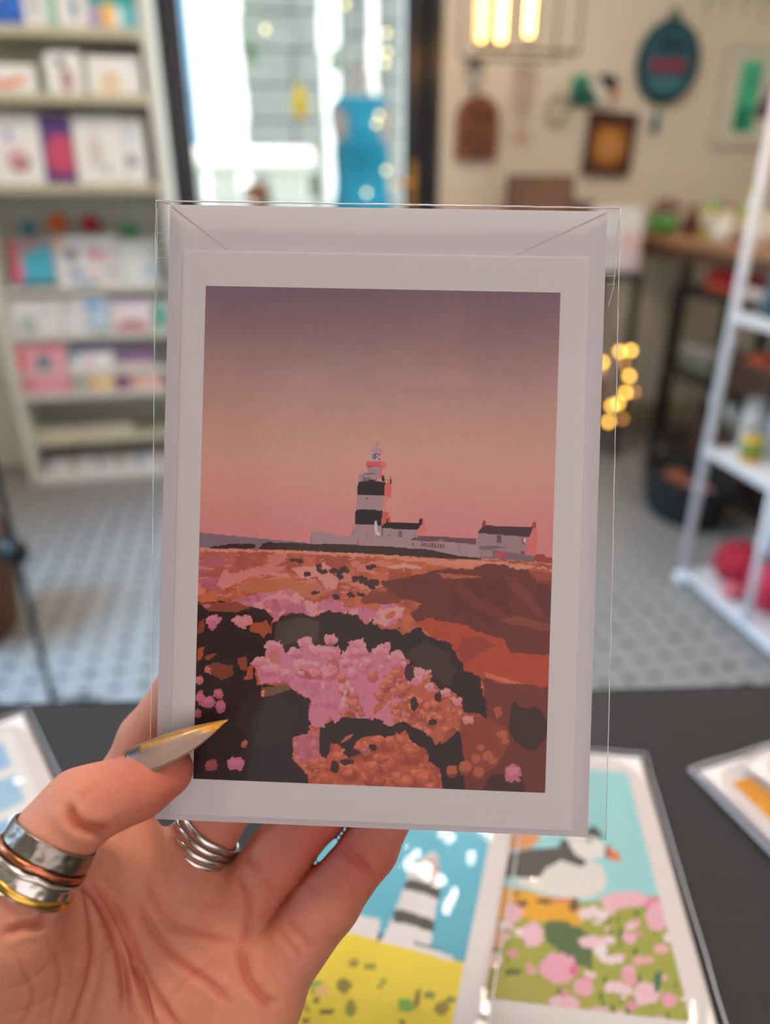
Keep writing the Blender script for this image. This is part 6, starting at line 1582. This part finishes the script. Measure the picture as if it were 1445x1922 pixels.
# long pointed thumb nail: an arched shell around the nail axis
def nail(parent, A0, B0, upv, width, m, name='fingernail', n=22, mth=14, span=1.25, base_dip=0.0):
    A0 = np.array(A0); B0 = np.array(B0); ax = (B0-A0)/np.linalg.norm(B0-A0); u = np.array(upv, float); u -= ax*(u@ax); u /= np.linalg.norm(u); s = np.cross(ax, u)
    L = np.linalg.norm(B0-A0); vs = []; fs = []
    for layer in (0, 1):
        for i in range(n+1):
            f = i/n
            wv_ = width*(min(1, 0.72+f*1.6) if f < 0.3 else (1-((f-0.3)/0.7)**2.0)*1.0+0.0)
            wv_ = max(wv_, 0.18); R = max(wv_*0.95, 0.3)
            for j in range(mth+1):
                a = (j/mth-0.5)*2*span
                rad = R-(0.45 if layer else 0)
                p = A0+ax*L*f+u*(rad*math.cos(a)-R*0.92+0.6*math.sin(f*3.1)+0.0)+s*(rad*math.sin(a))
                vs.append(p)
    w = mth+1; off = (n+1)*w
    for i in range(n):
        for j in range(mth):
            q = i*w+j; fs.append((q, q+1, q+w+1, q+w)); fs.append((off+q, off+q+w, off+q+w+1, off+q+1))
    for i in range(n):
        for j in (0, mth): q = i*w+j; fs.append((q, q+w, off+q+w, off+q))
    for j in range(mth):
        fs.append((j, off+j, off+j+1, j+1)); q = n*w+j; fs.append((q, q+1, off+q+1, off+q))
    o = MB().add([to_local(v) for v in vs], fs).build(name, m, parent, True)
    return o, (A0, ax, u, s, L)
nm_ = bpy.data.materials.new('nail_polish'); nm_.use_nodes = True; nt = nm_.node_tree; bs = nt.nodes['Principled BSDF']
atc = nt.nodes.new('ShaderNodeVertexColor'); atc.layer_name = 'polish'; nt.links.new(atc.outputs['Color'], bs.inputs['Base Color'])
sep = nt.nodes.new('ShaderNodeAttribute'); sep.attribute_name = 'gold'; nt.links.new(sep.outputs['Fac'], bs.inputs['Metallic'])
gn = nt.nodes.new('ShaderNodeTexNoise'); gn.inputs['Scale'].default_value = 2500; tc = nt.nodes.new('ShaderNodeTexCoord'); nt.links.new(tc.outputs['Object'], gn.inputs['Vector'])
gb = nt.nodes.new('ShaderNodeBump'); gb.inputs['Distance'].default_value = 0.0004; nt.links.new(gn.outputs['Fac'], gb.inputs['Height']); nt.links.new(sep.outputs['Fac'], gb.inputs['Strength']); nt.links.new(gb.outputs['Normal'], bs.inputs['Normal'])
bs.inputs['Roughness'].default_value = 0.28; bs.inputs['Coat Weight'].default_value = 0.4
nA, nB = hp(238,1411,177.2), hp(428,1350,178.6)
no, (A0, axn, un, sn, Ln) = nail(hand, nA, nB, (-0.35, -0.92, -0.08), 6.8, nm_, span=1.45)
me = no.data; cobuf = np.empty(len(me.vertices)*3); me.vertices.foreach_get('co', cobuf); P_ = cobuf.reshape(-1, 3)+base_w
d = P_-CAM; cs_ = np.stack([d@RT, -(d@UP), d@FW], 1)*1000-A0
fl_ = cs_@axn/Ln; sd = cs_@sn
rn = np.random.RandomState(2)
gold = np.clip(1-np.abs(sd-(1.0+0.9*(1-fl_)))/(1.1+0.6*fl_)+rn.rand(len(sd))*0.25-0.1, 0, 1)*(fl_ > 0.18)
bl = np.clip((0.42-fl_)/0.2, 0, 1)*np.clip(1-np.abs(sd-2.0)/3.5, 0, 1)
colr = np.tile(s2l((158,130,114)), (len(sd), 1)); colr = colr*(1-bl[:, None])+s2l((40,36,36))*bl[:, None]; g3 = np.clip(gold*1.4, 0, 1)[:, None]; colr = colr*(1-g3)+s2l((226,158,50))*g3
ca = me.color_attributes.new('polish', 'FLOAT_COLOR', 'POINT'); ca.data.foreach_set('color', np.concatenate([colr, np.ones((len(sd), 1))], 1).ravel().astype(np.float32))
ga = me.attributes.new('gold', 'FLOAT', 'POINT'); ga.data.foreach_set('value', np.clip(gold*1.3, 0, 1).astype(np.float32))

# ------------------------------------------------------------------ rings
def ring_frame(c, axis):
    ax = np.array(axis, float); ax /= np.linalg.norm(ax); u = np.cross(ax, (0, 0, 1)); u /= np.linalg.norm(u); return np.array(c, float), ax, u, np.cross(ax, u)
def band(parent, fr, t0, t1, r, th, m, name, ham=0.0, wob=0.0, seed=1, n=160, tilt=0.0, root=None):
    c, ax, u, w = fr; rr_ = np.random.RandomState(seed); K = max(3, int((t1-t0)/0.28)); vs = []; fs = []
    bumps = [(rr_.rand()*2*math.pi, t0+rr_.rand()*(t1-t0), 0.10+rr_.rand()*0.05) for _ in range(int(34*(t1-t0)/3))]
    prof = [(t0+(t1-t0)*k/K, 1) for k in range(K+1)]+[(t1-(t1-t0)*k/K, 0) for k in range(K+1)]
    TT = np.array([p[0] for p in prof]); OU = np.array([p[1] for p in prof], bool)
    for i in range(n):
        a = 2*math.pi*i/n; wo = wob*math.sin(a*5+seed)+wob*0.5*math.sin(a*9+2*seed)
        e = np.minimum(TT-t0, t1-TT); rad = r-0.18*np.maximum(0, 1-e/0.35)**2
        if ham:
            for ba, bt, bs_ in bumps:
                da = abs((a-ba+math.pi) % (2*math.pi)-math.pi)*r
                if da < bs_*11: rad = rad-0.55*ham*np.maximum(0, 1-(da*da+(TT-bt)**2)/(bs_*11)**2)
        rad = np.where(OU, rad, r-th); ti = tilt*math.cos(a); dv = u*math.cos(a)+w*math.sin(a)
        vs += [c+ax*(tt+wo+ti)+ra2*dv for tt, ra2 in zip(TT, rad)]
    m2 = len(prof)
    for i in range(n):
        for k in range(m2): fs.append((i*m2+k, i*m2+(k+1) % m2, ((i+1) % n)*m2+(k+1) % m2, ((i+1) % n)*m2+k))
    return MB().add([to_local(v, root) for v in vs], fs).build(name, m, parent, True)
silver = mat('silver', (206, 200, 192), 0.26, 1.0, var=0.12, scale=300); copper = mat('copper', (190, 118, 84), 0.3, 1.0, var=0.15, scale=300); gold_m = mat('brass_gold', (214, 176, 82), 0.28, 1.0, var=0.12, scale=300)
oxid = mat('oxidised_silver', (150, 142, 132), 0.34, 1.0, var=0.3, scale=400)
ra_ = hp(106,1566,169.2); rb_ = hp(50,1658,165.6); fr = ring_frame(rb_, ra_-rb_); L_ = np.linalg.norm(ra_-rb_)
root1 = cam2w(ra_/1000); root2 = cam2w(rb_/1000)
R_ = 10.7
t = thing('ring', 'wide hammered silver thumb ring with a slim copper band', 'ring', root1)
band(t, fr, L_*0.60, L_*1.0, R_, 0.55, oxid, 'hammered_band', 0.28, 0.0, 3, root=root1)
band(t, fr, L_*0.465, L_*0.585, R_+0.55, 0.9, copper, 'copper_band', 0.10, 0.14, 5, root=root1)
t = thing('ring', 'wide hammered silver thumb ring with a wavy silver band and a brass band', 'ring', root2)
band(t, fr, L_*0.06, L_*0.42, R_+0.15, 0.6, silver, 'hammered_band', 0.30, 0.0, 8, root=root2)
band(t, fr, L_*0.305, L_*0.42, R_+0.75, 0.9, silver, 'wavy_band', 0.08, 0.22, 11, root=root2)
band(t, fr, L_*-0.04, L_*0.085, R_+0.70, 0.9, gold_m, 'brass_band', 0.12, 0.25, 14, root=root2)
band(t, fr, L_*-0.09, L_*-0.045, R_+0.25, 0.6, silver, 'edge_band', 0.0, 0.15, 17, root=root2)
mc = hp(386,1572,211.5); mdir = hp(470,1432,215)-hp(340,1640,209); root3 = cam2w(mc/1000)
fr2 = ring_frame(mc, mdir)
t = thing('ring', 'silver ring of four slim wires on the middle finger', 'ring', root3)
for k in range(4):
    band(t, fr2, -5.2+k*2.25, -5.2+k*2.25+1.5, 10.5+0.15*(k % 2), 1.3, silver, 'wire_band', 0.04, 0.12, 20+k, 96, tilt=0.5*(k-1.5), root=root3)
